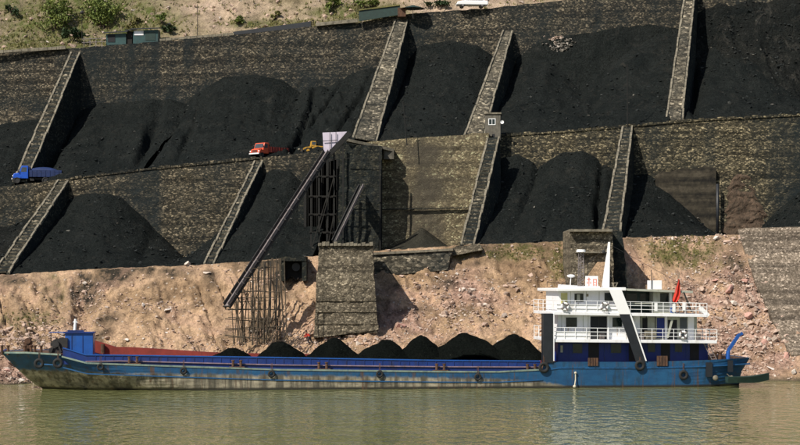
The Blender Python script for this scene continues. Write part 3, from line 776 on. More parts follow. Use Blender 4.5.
def boulder(px, py, size, mat, label, group):
    rnd = random.Random(int(px*31 + py)); best = min(np.linspace(.02, 1, 90), key=lambda t: abs((lambda p: YH - (p.z - H) * F / p.y)(bank_point(px, t)) - py))
    p = bank_point(px, best); r = size / 2 * p.y / F
    a, b = rock_shape(rnd, r * 1.1); me = bpy.data.meshes.new('boulder'); me.from_pydata(a, [], b); set_attr(me, 'shade', [rnd.random()*.25] * len(a))
    o = link_obj('boulder', me, mat, None, p + Vector((0, -r*.1, r*.35)))
    m = o.modifiers.new('bevel', 'BEVEL'); m.width = r*.06; m.segments = 1
    tag(o, label, 'boulder', group)
for (px, py, s, m, l) in [
    (127, 340, 7, 'rock_pale', 'white flat rock just above the red end of the ship hold'), (166, 334, 6, 'rock_pale', 'bright white rock low on the bare tan slope left of the bamboo scaffold'),
    (168, 312, 8, 'rock_pale', 'long pale slab in the middle of the tan slope'), (143, 306, 6, 'rock_pale', 'pale rock in the broken row above the tan slope'),
    (86, 285, 6, 'rock_pale', 'white rock in the black coal spill at left'), (84, 293, 7, 'rock', 'tan rock lower in the black coal spill at left'),
    (22, 341, 9, 'rock', 'large tan boulder behind the bow of the ship'), (40, 346, 8, 'rock_grey', 'grey boulder behind the bow windlass'),
    (289, 320, 6, 'rock_pale', 'white rock between the bamboo scaffold and the square stone block'), (376, 312, 6, 'rock_grey', 'dark rock at the right foot of the square stone block'),
    (457, 274, 5, 'rock_pale', 'pale rock below the right end of the low wall'), (460, 292, 5, 'rock_pale', 'pale rock on the pink slope above the fifth coal pile'),
    (400, 327, 10, 'rock_pink', 'pinkish boulder behind the middle coal piles'), (716, 240, 7, 'rock_pale', 'pointed white rock on the bank rim under the red outcrop'),
    (727, 292, 14, 'rock_pink', 'big pink boulder right of the flag'), (744, 283, 10, 'rock_pink', 'pink boulder above the stern crane'), (716, 280, 8, 'rock_pink', 'pink boulder just right of the flag'),
    (760, 300, 12, 'rock', 'tan boulder in the rock fall near the paved slope'), (771, 311, 10, 'rock_grey', 'dark slab in the rock fall near the paved slope'),
    (748, 318, 13, 'rock_pink', 'pink boulder above and right of the stern crane tip'), (735, 305, 9, 'rock_pale', 'pale boulder in the middle of the rock fall'),
    (778, 335, 11, 'rock', 'tan boulder low beside the foot of the paved slope'), (765, 345, 10, 'rock_pink', 'pink boulder above the small skiff'),
    (786, 358, 11, 'rock_pink', 'pink boulder near the water at the right edge'), (772, 368, 9, 'rock_pale', 'pale boulder at the waterline behind the skiff'),
    (755, 272, 9, 'rock', 'tan boulder at the top of the rock fall'), (793, 372, 9, 'rock_pale', 'pale boulder at the waterline at the right edge'),
    (8, 372, 9, 'rock_pink', 'pink boulder under the overhanging bow'), (20, 384, 8, 'rock_pale', 'pale rock at the waterline under the bow')]:
    boulder(px, py, s, m, l, 'large boulders on the river bank')
# ------------------------------------------------------------ paved slope at right, stone pillar, block, low wall
mb = MB(); vs = []; n1, n2 = 40, 40
for i in range(n1):
    for j in range(n2):
        t = 1.0 - j / (n2 - 1) * .82; left = 738 + (1 - t) ** 1.05 * 66
        px = left + (1000 - left) * i / (n1 - 1); Ys, Yb = shore_Y(px), bench_Y(px); Y = Ys + (Yb - Ys) * t
        z = bench_z(px) * (.60 * t + .40 * t ** 2.2) + .75; vs.append(((px - 400)/F*Y, Y, z + .06*fbm(px*.1, t*9, 0, 3) + (.0 if i else -.1)))
m0 = len(vs); vs += [(x, y + .3, z - 1.8) for x, y, z in vs]
g = grid(n1, n2); fs = g + [tuple(k + m0 for k in f[::-1]) for f in g]
fs += [(j, j+1, m0+j+1, m0+j) for j in range(n2-1)] + [((n1-1)*n2+j+1, (n1-1)*n2+j, m0+(n1-1)*n2+j, m0+(n1-1)*n2+j+1) for j in range(n2-1)]
fs += [(i*n2, m0+i*n2, m0+(i+1)*n2, (i+1)*n2) for i in range(n1-1)] + [(i*n2+n2-1, (i+1)*n2+n2-1, m0+(i+1)*n2+n2-1, m0+i*n2+n2-1) for i in range(n1-1)]
mb.add(vs, fs); single('paved_slope', mb, 'pitching', (45, 195, 8), 'grey stone paved embankment at the right edge of the bank', 'embankment')

def masonry_block(name, label, mat, TL, TR, BR, BL, Yf, depth, cat, extra_bands=(), rag=.25, smooth=False):
    """front face corners in pixels; courses in bands that step outwards"""
    c = P((BL[0]+BR[0])/2, BL[1], Yf); t = thing(name, label, cat, tuple(c))
    mb = MB(); nu, nv = 20, 22; vs = []
    for i in range(nu + 1):
        for j in range(nv + 1):
            u, v = i/nu, j/nv
            x = (BL[0]*(1-u) + BR[0]*u)*(1-v) + (TL[0]*(1-u) + TR[0]*u)*v; y = (BL[1]*(1-u) + BR[1]*u)*(1-v) + (TL[1]*(1-u) + TR[1]*u)*v
            p = P(x, y, Yf); p.y -= (1 - v) * .5 - .16 * fbm(p.x*.9, p.z*.9, 3, 3)
            if j == nv: p.z += rag * fbm(p.x*1.5, 3, 1, 3)
            if i in (0, nu): p.x += .12 * fbm(p.z, 1, 5, 3)
            vs.append(p)
        q = vs[-1].copy(); q.y = Yf + depth; vs.append(q)
        q = q.copy(); q.z = c.z - 1; vs.append(q)
    n = nv + 3; mb.add(vs, grid(nu + 1, n) + [tuple(range(n))[::-1], tuple(nu*n + k for k in range(n))])
    part('stone_body', mb, mat, t, world=True)
    for (y0, y1, out) in extra_bands:
        mb = MB(); u0 = (y0 - TL[1]) / (BL[1] - TL[1]); xl = TL[0] + (BL[0]-TL[0])*u0; xr = TR[0] + (BR[0]-TR[0])*u0
        m = 9
        for k in range(m):
            a = xl + (xr - xl)*k/m; b = xl + (xr - xl)*(k+1)/m - .25; dy = random.uniform(-.06, .06)
            p = [P(a, y1, Yf - out - .45 + dy), P(b, y1, Yf - out - .45 + dy)]; q = [P(a, y0 + random.uniform(-.4, .4), Yf - out - .45 + dy), P(b, y0, Yf - out - .45 + dy)]
            bk = Vector((0, out + 1.2, 0)); mb.hexa([p[0], p[1], p[1] + bk, p[0] + bk], [q[0], q[1], q[1] + bk, q[0] + bk])
        part('stone_course', mb, mat, t, world=True)
    return t
masonry_block('stone_block', 'square stone block on the bank behind the third coal pile', 'block', (319, 246), (372, 244), (378, 330), (314, 338), 193, 9, 'stone block',
              [(300, 301.2, .02), (311, 312.2, .04), (323, 324.3, .08), (331, 333, .05)])
mb = MB()
for k in range(14):
    a = 318 + k*3.95; b = a + random.uniform(3.2, 3.9); p = [P(a, 246, 192.7), P(b, 245.6, 192.7)]; h = random.uniform(.2, .5); bk = Vector((0, .9, 0)); up = Vector((0, 0, h))
    mb.hexa([p[0], p[1], p[1]+bk, p[0]+bk], [p[0]+up, p[1]+up, p[1]+bk+up, p[0]+bk+up])
single('kerb_wall', mb, 'coping', tuple(P(345, 246, 193)), 'broken row of coping stones along the top of the square stone block', 'kerb')
t = masonry_block('stone_pillar', 'square stone pillar on the bank behind the ship masts', 'block', (570, 230.5), (612, 229), (614, 300), (571, 300), 194, 9, 'pillar')
mb = MB()
for a, b, y0, y1 in ((569.5, 612.5, 231.5, 229.2), (576, 606, 253, 251.6)):
    p = [P(a, y0, 193.0), P(b, y0, 193.0)]; q = [P(a, y1, 193.0), P(b, y1, 193.0)]; bk = Vector((0, 1.2, 0)); mb.hexa([p[0], p[1], p[1]+bk, p[0]+bk], [q[0], q[1], q[1]+bk, q[0]+bk])
part('coping', mb, 'coping', t, world=True)
mb = MB(); p = [P(a, b, 192.85) for a, b in ((583, 283), (598, 262), (606, 262), (608, 288), (590, 290))]
mb.add(p + [q + Vector((0, .8, 0)) for q in p], [(0, 4, 3, 2, 1), (5, 6, 7, 8, 9)] + [(i, (i+1) % 5, 5 + (i+1) % 5, 5 + i) for i in range(5)])
part('bare_earth_patch', mb, 'bank', t, world=True)
# return wall right of the pillar, its shade put into dark stone
masonry_block('shaded_return', 'narrow return wall on the right side of the pillar, shade put into dark stone', 'wall_dark', (612.5, 231), (622, 231), (628, 292), (614.5, 294), 196, 9, 'buttress')
masonry_block('low_wall', 'low mossy stone wall right of the square block, over a dark hollow', 'buttress', (372, 254), (452, 250), (447, 270), (372, 277), 203.5, 3.5, 'wall')
mb = MB(); p = [P(372, 253.6, 203.2), P(453, 249.4, 203.2), P(455, 249.2, 207), P(372, 253, 207)]
p = [Vector((q.x, q.y, p[0].z if k in (0, 3) else p[1].z)) for k, q in enumerate(p)]
mb.hexa([q - Vector((0, 0, .15)) for q in p], [q + Vector((0, 0, .12)) for q in p]); single('coping_slab', mb, 'coping', tuple(p[0]), 'pale flat coping on top of the low mossy wall', 'coping')
masonry_block('low_wall', 'short low wall stub at the foot of the guardhouse stair', 'block', (452, 247.5), (480, 243.5), (482, 250), (452, 256), 204.6, 2, 'wall')

def plate(pts, Y, th=.12, dY=None):
    m = MB(); p = [P(a, b, Y if dY is None else dY[k]) for k, (a, b) in enumerate(pts)]; n = len(p)
    return m.add(p + [q + Vector((0, th, 0)) for q in p], [tuple(range(n)), tuple(range(2*n-1, n-1, -1))] + [(i, n+i, n+(i+1) % n, (i+1) % n) for i in range(n)])
# ------------------------------------------------------------ chute tower (masonry bastion), canopy, trestles
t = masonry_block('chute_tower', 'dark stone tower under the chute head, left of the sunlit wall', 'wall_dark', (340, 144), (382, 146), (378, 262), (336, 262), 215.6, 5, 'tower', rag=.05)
mb = MB()
a, b, c, d = P(346, 138, 214.8), P(393, 148.5, 217.6), P(394, 148, 221), P(348, 138, 221)
c.z = b.z + .25; d.z = a.z + .25
mb.hexa([q - Vector((0, 0, .35)) for q in (a, b, c, d)], [a, b, c, d]); part('canopy_slab', mb, 'coping', t, world=True)
mb = MB()
for x in (343, 380): mb.beam(P(x, 262, 214.6), P(x, 146, 214.9), .16)
for y in (158, 200): mb.beam(P(343, y, 214.5), P(381, y+1, 214.5), .07)
part('timber_frame', mb, 'timber_dark', t, world=True)
mb = MB(); a = P(388, 159, 217.6); mb.box(a.x - .55, a.x + .75, a.y, a.y + 1.6, a.z, a.z + 1.3)
part('winch_box', mb, 'concrete', t, world=True)
# timber trestle bay left of the tower
t = thing('timber_trestle', 'dark timber trestle of posts and rails left of the stone tower', 'trestle', tuple(P(316, 262, 208)))
mb = MB()
posts = [(311, 167), (319, 159), (327, 153), (334, 148)]
for k, (x, y) in enumerate(posts):
    for Y in (211, 215): mb.beam(P(x, 264, Y), P(x, y, Y), .2)
part('posts', mb, 'timber_dark', t, world=True)
for y in (176, 196, 214, 232, 250):
    xl = 309
    for Y, dy, w_ in ((210.8, 0, .10), (215.2, 1, .12)):
        mb = MB(); mb.beam(P(xl, y + dy, Y), P(336, y + dy, Y), w_); part('rail', mb, 'timber', t, world=True)
mb = MB()
for (x0, y0, x1, y1) in ((311, 250, 327, 196), (319, 232, 334, 176), (327, 250, 334, 214)): mb.beam(P(x0, y0, 210.6), P(x1, y1, 210.6), .1)
part('braces', mb, 'timber', t, world=True)
mb = MB()
for k in range(15):
    x = 306 + k*2.2; y0 = max(156, 178 - k*2.4) + random.uniform(0, 6); mb.beam(P(x, 262, 216.5), P(x + random.uniform(-.5, .5), y0, 216.5), .5, .1)
part('plank_screen', mb, 'timber_dark', t, world=True)
part('shade_plate', plate([(342, 150), (331, 152), (314, 172), (299, 188), (297, 264), (342, 264)], 217.2, 1.2), 'wall_dark', t, world=True)  # dark plate added behind the trestle, the bay's shade put into its colour
# culvert opening in the bank: darkness painted black, hooding frame added to shade it
t = thing('culvert', 'black culvert mouth in the bank between scaffold and stone block', 'culvert', tuple(P(293, 278, 203)))
def pxbox(x0, x1, y0, y1, Y0, Y1):
    m = MB(); a, b = P(x0, y0, Y0), P(x1, y1, Y0); return m.box(a.x, b.x, Y0, Y1, b.z, a.z)
part('void', pxbox(284.5, 302.5, 260.5, 281, 203.6, 204.4), 'black_void', t, world=True)
part('lintel', pxbox(281, 306, 256.5, 261, 201.4, 205.5), 'wall_dark', t, world=True)
part('jamb', pxbox(280.5, 285, 261.2, 281, 201.5, 205.4), 'wall_dark', t, world=True); part('jamb', pxbox(302, 306.5, 261.2, 281, 201.5, 205.4), 'wall_dark', t, world=True)
part('steel_drum', MB().tube(P(296, 267, 202.6), P(296, 267, 203.6), .5, n=12), 'black_paint', t, world=True)

# the long chute
A0, A1 = P(327, 152, 206), P(226.5, 306, 186)
t = thing('coal_chute', 'long grey steel coal chute slanting down from the tower towards the water', 'chute', tuple(A1))
d = (A1 - A0).normalized(); side = d.cross(Vector((0, 0, 1))).normalized(); nrm = side.cross(d).normalized()
if nrm.z < 0: nrm = -nrm
def along(f): return A0.lerp(A1, f)
mb = MB(); mb.beam(A0, A1, .52, .10, up=nrm)
part('trough_floor', mb, 'steel', t, world=True)
for s in (-1, 1):
    mb = MB(); m = 15
    for k in range(m): mb.beam(along(k/m + .002) + side*s*.29 + nrm*.2, along((k+1)/m - .002) + side*s*.29 + nrm*.2, .07, .42, up=nrm)
    part('trough_side', mb, 'steel' if s < 0 else 'grey_dark', t, world=True)
for k in range(16):
    mb = MB(); mb.beam(along(k/15) + side*.46 - nrm*.06, along(k/15) - side*.46 - nrm*.06, .12, .14, up=nrm); part('cross_rib', mb, 'grey_dark', t, world=True)
for s in (-1, 1):
    mb = MB(); mb.beam(A0 + side*s*.3 - nrm*.25, A1 + side*s*.3 - nrm*.25, .12, .30, up=nrm); part('support_beam', mb, 'grey_dark', t, world=True)
# second, short chute
B0, B1 = P(362, 186, 206.5), P(335, 242, 201)
t = thing('coal_chute', 'short dark coal chute above the square stone block', 'chute', tuple(B1)); d2 = (B1 - B0).normalized(); s2 = d2.cross(Vector((0, 0, 1))).normalized(); n2_ = s2.cross(d2)
mb = MB(); mb.beam(B0, B1, .55, .1, up=n2_); part('trough_floor', mb, 'grey_dark', t, world=True)
for s in (-1, 1):
    mb = MB(); mb.beam(B0 + s2*s*.3 + n2_*.18, B1 + s2*s*.3 + n2_*.18, .07, .34, up=n2_); part('trough_side', mb, 'steel' if s < 0 else 'grey_dark', t, world=True)
# hopper of pale sheets
t = thing('chute_hopper', 'pale lilac sheet-metal hopper at the head of the long chute', 'hopper', tuple(P(335, 160, 207)))
part('front_sheet', plate([(322.5, 132.5), (324, 158), (327.5, 154), (347, 131.5), (335, 132)], 207), 'panel_lilac', t, world=True)
part('side_sheet', plate([(322.5, 132.5), (324, 158), (325.2, 157), (324.5, 133)], 207, dY=[207, 207, 210, 210]), 'panel_lilac', t, world=True)
mb = MB()
for x in (330, 336): mb.beam(P(x, 132, 206.8), P(x, 152 - (x-328)*1.05, 206.8), .07)
mb.beam(P(323, 141, 206.8), P(337, 140, 206.8), .07)
part('frame_ribs', mb, 'grey_dark', t, world=True)
mb = MB(); mb.beam(P(326, 157.5, 206.7), P(350, 133, 206.7), .45, .6); part('hopper_lip', mb, 'timber_dark', t, world=True)
# bamboo scaffold under the lower end of the chute
t = thing('bamboo_scaffold', 'ragged bamboo scaffold standing on the bank under the lower end of the chute', 'scaffold', tuple(P(260, 345, 189)))
rnd = random.Random(21)
mb = MB()
for row, Y in enumerate((188.2, 190.5, 193)):
    for k in range(10):
        x = 234 + k*5.4 + rnd.uniform(-3, 3); cy = 305 - (x - 226) * 1.40 + 6; y1 = max(258, cy + rnd.uniform(0, 8)); lean = rnd.uniform(-6, 6)
        mb.tube(P(x + lean, 346 - rnd.uniform(0, 4), Y), P(x, y1, Y + rnd.uniform(-.3, .3)), .065, .05, 6)
part('uprights', mb, 'bamboo', t, world=True)
for k, y in enumerate((268, 279, 290, 300, 310, 319, 328, 337)):
    xl = max(228, 226 + (305 - y) / 1.40 + 2); Y = 188.0
    mb = MB(); mb.tube(P(xl - 3, y + rnd.uniform(-2, 2), Y), P(rnd.uniform(262, 284), y + rnd.uniform(-4, 4), Y + .6), .06, .05, 6); part('ledger', mb, 'bamboo', t, world=True)
    mb = MB(); mb.tube(P(xl, y + 1 + rnd.uniform(-3, 3), 192.7), P(rnd.uniform(265, 287), y + rnd.uniform(-1.5, 1.5), 193), .06, .05, 6); part('ledger', mb, 'bamboo', t, world=True)
mb = MB()
for k in range(24):
    x = rnd.uniform(236, 276); y = rnd.uniform(285, 335); mb.tube(P(x, y + 14, 188.4), P(x + rnd.uniform(-12, 14), y - 12, 189), .05, .04, 6)
part('braces', mb, 'bamboo', t, world=True)
mb = MB()
for k in range(5):
    x = 252 + k*6; mb.tube(P(x, 330 - k*2, 194), P(x + 1, 262, 196.5), .11, .09, 6)
part('stout_posts', mb, 'timber_dark', t, world=True)

# ------------------------------------------------------------ lower right bay: smooth concrete facing, pipe, red outcrop
t = thing('concrete_facing', 'smooth grey concrete facing with level bands, left of the red rock outcrop', 'concrete facing', tuple(P(690, 236, 219)))
part('facing_panel', plate([(655, 236), (656, 176), (662, 171), (670, 172), (681, 168), (694, 169), (705, 166), (716, 168), (716, 236)], 220.7, 1.5), 'facing', t, world=True)
mb = MB(); mb.tube(P(717.5, 236, 220.0), P(717.5, 184, 220.3), .2, .2, 8); single('drain_pipe', mb, 'black_paint', tuple(P(717.5, 236, 217.4)), 'dark upright drain pipe between the concrete facing and the red outcrop', 'pipe', smooth=True)
mb = MB(); vs = []; nn = 40
for i in range(nn + 1):
    for j in range(nn + 1):
        u, v = i/nn, j/nn; px = 719 + 62*u; py = 236 - 70*v
        bul = math.sin(math.pi*min(1, u*1.0))**.5 * (1 - v)**.7
        p = P(px, py + 5*u*v, 220.6); p.y -= .75*bul - .3*fbm(p.x*.5, p.z*1.1, 4, 6) - .8 * (abs(u - .5)*2)**3 - .6*v - .2; p.z += -1.2*max(0, u - .35)*v*2 + .9*fbm(p.x*.3, v*2, 3, 3); vs.append(p)
mb.add(vs, grid(nn+1, nn+1))
me = mb.mesh('rock_outcrop', tuple(P(745, 236, 217))); set_attr(me, 'shade', [min(1, max(0, .5 + fbm(v[0]*.6, v[2]*.9, 7, 4))) * .5 for v in mb.v])
tag(link_obj('rock_outcrop', me, 'outcrop', None, P(745, 236, 217), smooth=False), 'reddish rock outcrop at the foot of the right retaining wall', 'rock outcrop')

# ------------------------------------------------------------ buildings and poles on the slope
def shed(label, x0, x1, yt, yb, Y, wallmat, roofmat, group=None, door=None, name='shed', depth=2.6, slope=.5):
    a = P(x0, yb, Y); b = P(x1, yb, Y); h = P(x0, yt, Y).z - a.z
    t = thing(name, label, 'shed', (a.x, Y, a.z), 0, group); W = b.x - a.x
    mb = MB(); mb.prism([(0, -.3), (W, -.3), (W, h), (0, h - .15)], 0, depth); part('walls', mb, wallmat, t)
    mb = MB(); mb.hexa([(-.25, -.5, h - .05), (W + .3, -.5, h + .1), (W + .3, depth + .3, h + .1 + slope), (-.25, depth + .3, h - .05 + slope)], [(-.25, -.5, h + .1), (W + .3, -.5, h + .25), (W + .3, depth + .3, h + .25 + slope), (-.25, depth + .3, h + .1 + slope)])
    part('roof', mb, roofmat, t)
    for (f0, f1, g0, g1, mm, nm) in (door or []):
        mb = MB(); mb.box(W*f0, W*f1, -.05, .05, h*g0, h*g1); part(nm, mb, mm, t)
    return t
shed('teal sheet shed at left on top of the wall, with a white corner lamp', 106, 126, 33, 43, 253.2, 'teal', 'slate', door=[(.1, .45, .1, .85, 'black_void', 'doorway')])
shed('right-hand teal shed with a pale panel under its dark roof', 133, 158, 29.5, 42, 253.2, 'teal', 'slate', door=[(.05, .42, .55, .9, 'white_paint', 'pale_panel'), (.5, .9, .15, .8, 'dark_green', 'doorway')])
shed('brown plank lean-to squeezed between the two teal sheds', 126.8, 132, 31, 42, 253.4, 'timber', 'slate')
t = thing('roof_shelter', 'long low dark roof along the top wall, above the widest coal heap', 'shelter', tuple(P(272, 32, 252.6)))
mb = MB(); a, b = P(233, 35, 252.2), P(311, 26.5, 251.2)
mb.hexa([a, b, b + Vector((0, 2.6, .3)), a + Vector((0, 2.6, .3))], [a + Vector((0, 0, .5)), b + Vector((0, 0, .8)), b + Vector((0, 2.6, 1.2)), a + Vector((0, 2.6, .9))]); part('roof', mb, 'black_paint', t, world=True)
mb = MB()
for k in range(9): mb.beam(a.lerp(b, k/8) + Vector((0, .3, -.8)), a.lerp(b, k/8) + Vector((0, .3, .1)), .12)
part('posts', mb, 'timber_dark', t, world=True)
t = thing('site_wall', 'dark green panel wall with a light cap beside the head of the pale buttress', 'wall', tuple(P(380, 20, 250)))
mb = MB(); a, b = P(359, 21, 249.4), P(400, 14.5, 249); mb.hexa([a, b, b + Vector((0, .4, 0)), a + Vector((0, .4, 0))], [a + Vector((0, 0, 1.5)), b + Vector((0, 0, 1.3)), b + Vector((0, .4, 1.3)), a + Vector((0, .4, 1.5))]); part('panel', mb, 'dark_green', t, world=True)
mb = MB(); mb.beam(a + Vector((0, .1, 1.62)), b + Vector((0, .1, 1.42)), .5, .18); part('cap', mb, 'leaf_dry', t, world=True)
mb = MB(); a = P(401, 15, 249); mb.box(a.x - .5, a.x + .7, a.y, a.y + 1, a.z - .2, a.z + 1.1); single('brick_pier', mb, 'rust', tuple(a), 'small red-brown pier at the end of the dark green wall', 'pier')
t = thing('market_parasol', 'low dark green parasol on the road edge right of the brick pier', 'parasol', tuple(P(413, 15, 249)))
mb = MB(); vs = [(0, 0, 1.5)] + [(1.9*math.cos(k*math.pi/4), 1.6*math.sin(k*math.pi/4), .95) for k in range(8)] + [(0, 0, 1.35)]
mb.add(vs, [(0, k+1, (k+1) % 8 + 1) for k in range(8)] + [(9, (k+1) % 8 + 1, k+1) for k in range(8)]); part('canopy', mb, 'dark_green', t)
mb = MB(); mb.tube((0, 0, -.4), (0, 0, 1.4), .05); part('pole', mb, 'steel', t)
# white fence rails near the sheds and road parapet rail
t = thing('rail_fence', 'thin pale two-rail fence left of the teal sheds', 'fence', tuple(P(94, 44, 252)))
mb = MB()
for x in (84, 90, 96, 102): mb.beam(P(x, 47, 253), P(x, 37, 253), .09)
part('posts', mb, 'steel', t, world=True)
for y in (38, 41.5):
    mb = MB(); mb.beam(P(82, y + 1, 252.95), P(105, y, 252.95), .08); part('rail', mb, 'steel', t, world=True)
mb = MB(); a, b = P(160, 40, 252.6), P(235, 34, 252.2)
for k in range(12):
    p, q = a.lerp(b, k/12), a.lerp(b, (k+.9)/12); mb.beam(p, q, .5, random.uniform(.25, .5))
single('kerb_wall', mb, 'coping', tuple(a), 'pale kerb of the top road between the teal sheds and the long dark roof', 'kerb')
mb = MB(); a, b = P(-40, 54.5, 253.3), P(66, 47.5, 253)
for k in range(12):
    p, q = a.lerp(b, k/12), a.lerp(b, (k+.96)/12); mb.beam(p, q, .5, random.uniform(.3, .5))
single('kerb_wall', mb, 'coping', tuple(a), 'pale kerb of the top road at the left edge', 'kerb')
mb = MB(); a, b = P(316, 24.5, 250.6), P(358, 20.5, 250)
mb.beam(a, b, .5, .5); single('kerb_wall', mb, 'coping', tuple(a), 'mossy kerb between the long dark roof and the dark green wall', 'kerb')
# guardhouse
g0 = P(485, 138, 222.0); t = thing('guardhouse', 'small grey guardhouse with one window at the head of the lower stair', 'guardhouse', tuple(g0), R(-6))
W = 15.5*222/F; Hh = 25*222/F
mb = MB(); mb.box(0, W, 0, 2.2, -.3, Hh - .15); part('walls', mb, 'concrete', t, bevel=.03)
mb = MB(); mb.box(-.12, W + .12, -.15, 2.35, Hh - .148, Hh + .05); part('roof', mb, 'coping', t, bevel=.02)
fr = MB(); x0, x1, z0, z1 = W*.22, W*.68, Hh*.52, Hh*.78
fr.box(x0, x1, -.06, .02, z1 - .07, z1); fr.box(x0, x1, -.06, .02, z0, z0 + .08); fr.box(x0, x0 + .08, -.06, .02, z0 + .081, z1 - .071); fr.box(x1 - .08, x1, -.06, .02, z0 + .081, z1 - .071); fr.box((x0+x1)/2 - .03, (x0+x1)/2 + .03, -.058, .02, z0 + .081, z1 - .071)
wf = part('window', fr, 'white_clean', t); mb = MB(); mb.box(x0 + .06, x1 - .06, -.03, .01, z0 + .05, z1 - .05); part('pane', mb, 'glass', wf)
mb = MB(); mb.box(W*.36, W*.62, -.04, .02, -.25, Hh*.16); part('doorway', mb, 'black_void', t)
dsh = P(502, 122, 221.6); t = thing('satellite_dish', 'small round white dish on the right side of the guardhouse', 'dish', tuple(dsh))
mb = MB(); vs = [(0, 0, 0)]
for rr, yy in ((.12, -.03), (.24, -.10)): vs += [(rr*math.cos(k*math.pi/6), yy, rr*math.sin(k*math.pi/6)) for k in range(12)]
fs = [(0, 1 + (k+1) % 12, 1 + k) for k in range(12)] + [(1+k, 1+(k+1) % 12, 13+(k+1) % 12, 13+k) for k in range(12)]
mb.add(vs, fs); mb.add([(x, y + .03, z) for x, y, z in vs], [f[::-1] for f in fs]); part('bowl', mb, 'white_clean', t, smooth=True)
mb = MB(); mb.tube((0, .03, 0), (-.3, .25, -.05), .03); mb.tube((0, 0, 0), (0, -.25, 0), .015); part('bracket', mb, 'steel', t)
# poles
def pole(x, y0, y1, Y, label, dx=0, r=.09, arms=(), name='utility_pole'):
    a = P(x, y0, Y); t = thing(name, label, 'pole', tuple(a)); b = P(x + dx, y1, Y) - a
    mb = MB(); mb.tube((0, 0, -.3), b, r, r*.7, 7); part('mast', mb, 'timber_dark', t)
    for f, L in arms:
        mb = MB(); c = b * f; mb.beam(c - Vector((L/2, 0, 0)), c + Vector((L/2, 0, 0)), .09); part('cross_arm', mb, 'timber_dark', t)
    return t
pole(407, 143, 101, 217.5, 'thin leaning dark pole on the ledge above the sunlit wall', -4, .07, [(.55, .5)])
pole(627.5, 127, 64, 222.3, 'tall dark pole above the head of the pillar stair', 0, .08, [(.22, .5), (.52, .8), (.7, .25)])
pole(197.5, 40, 4, 253.5, 'slender grey pole on the top road right of the teal sheds', 0, .06)
t = pole(82, 40, 13, 256, 'short lamp post between the two large green bushes', 0, .06, name='street_lamp')
mb = MB(); mb.ball((0, 0, (27*256/F) + .1), .32, .32, .28); part('lamp_head', mb, 'grey_dark', t)
t['category'] = 'street lamp'

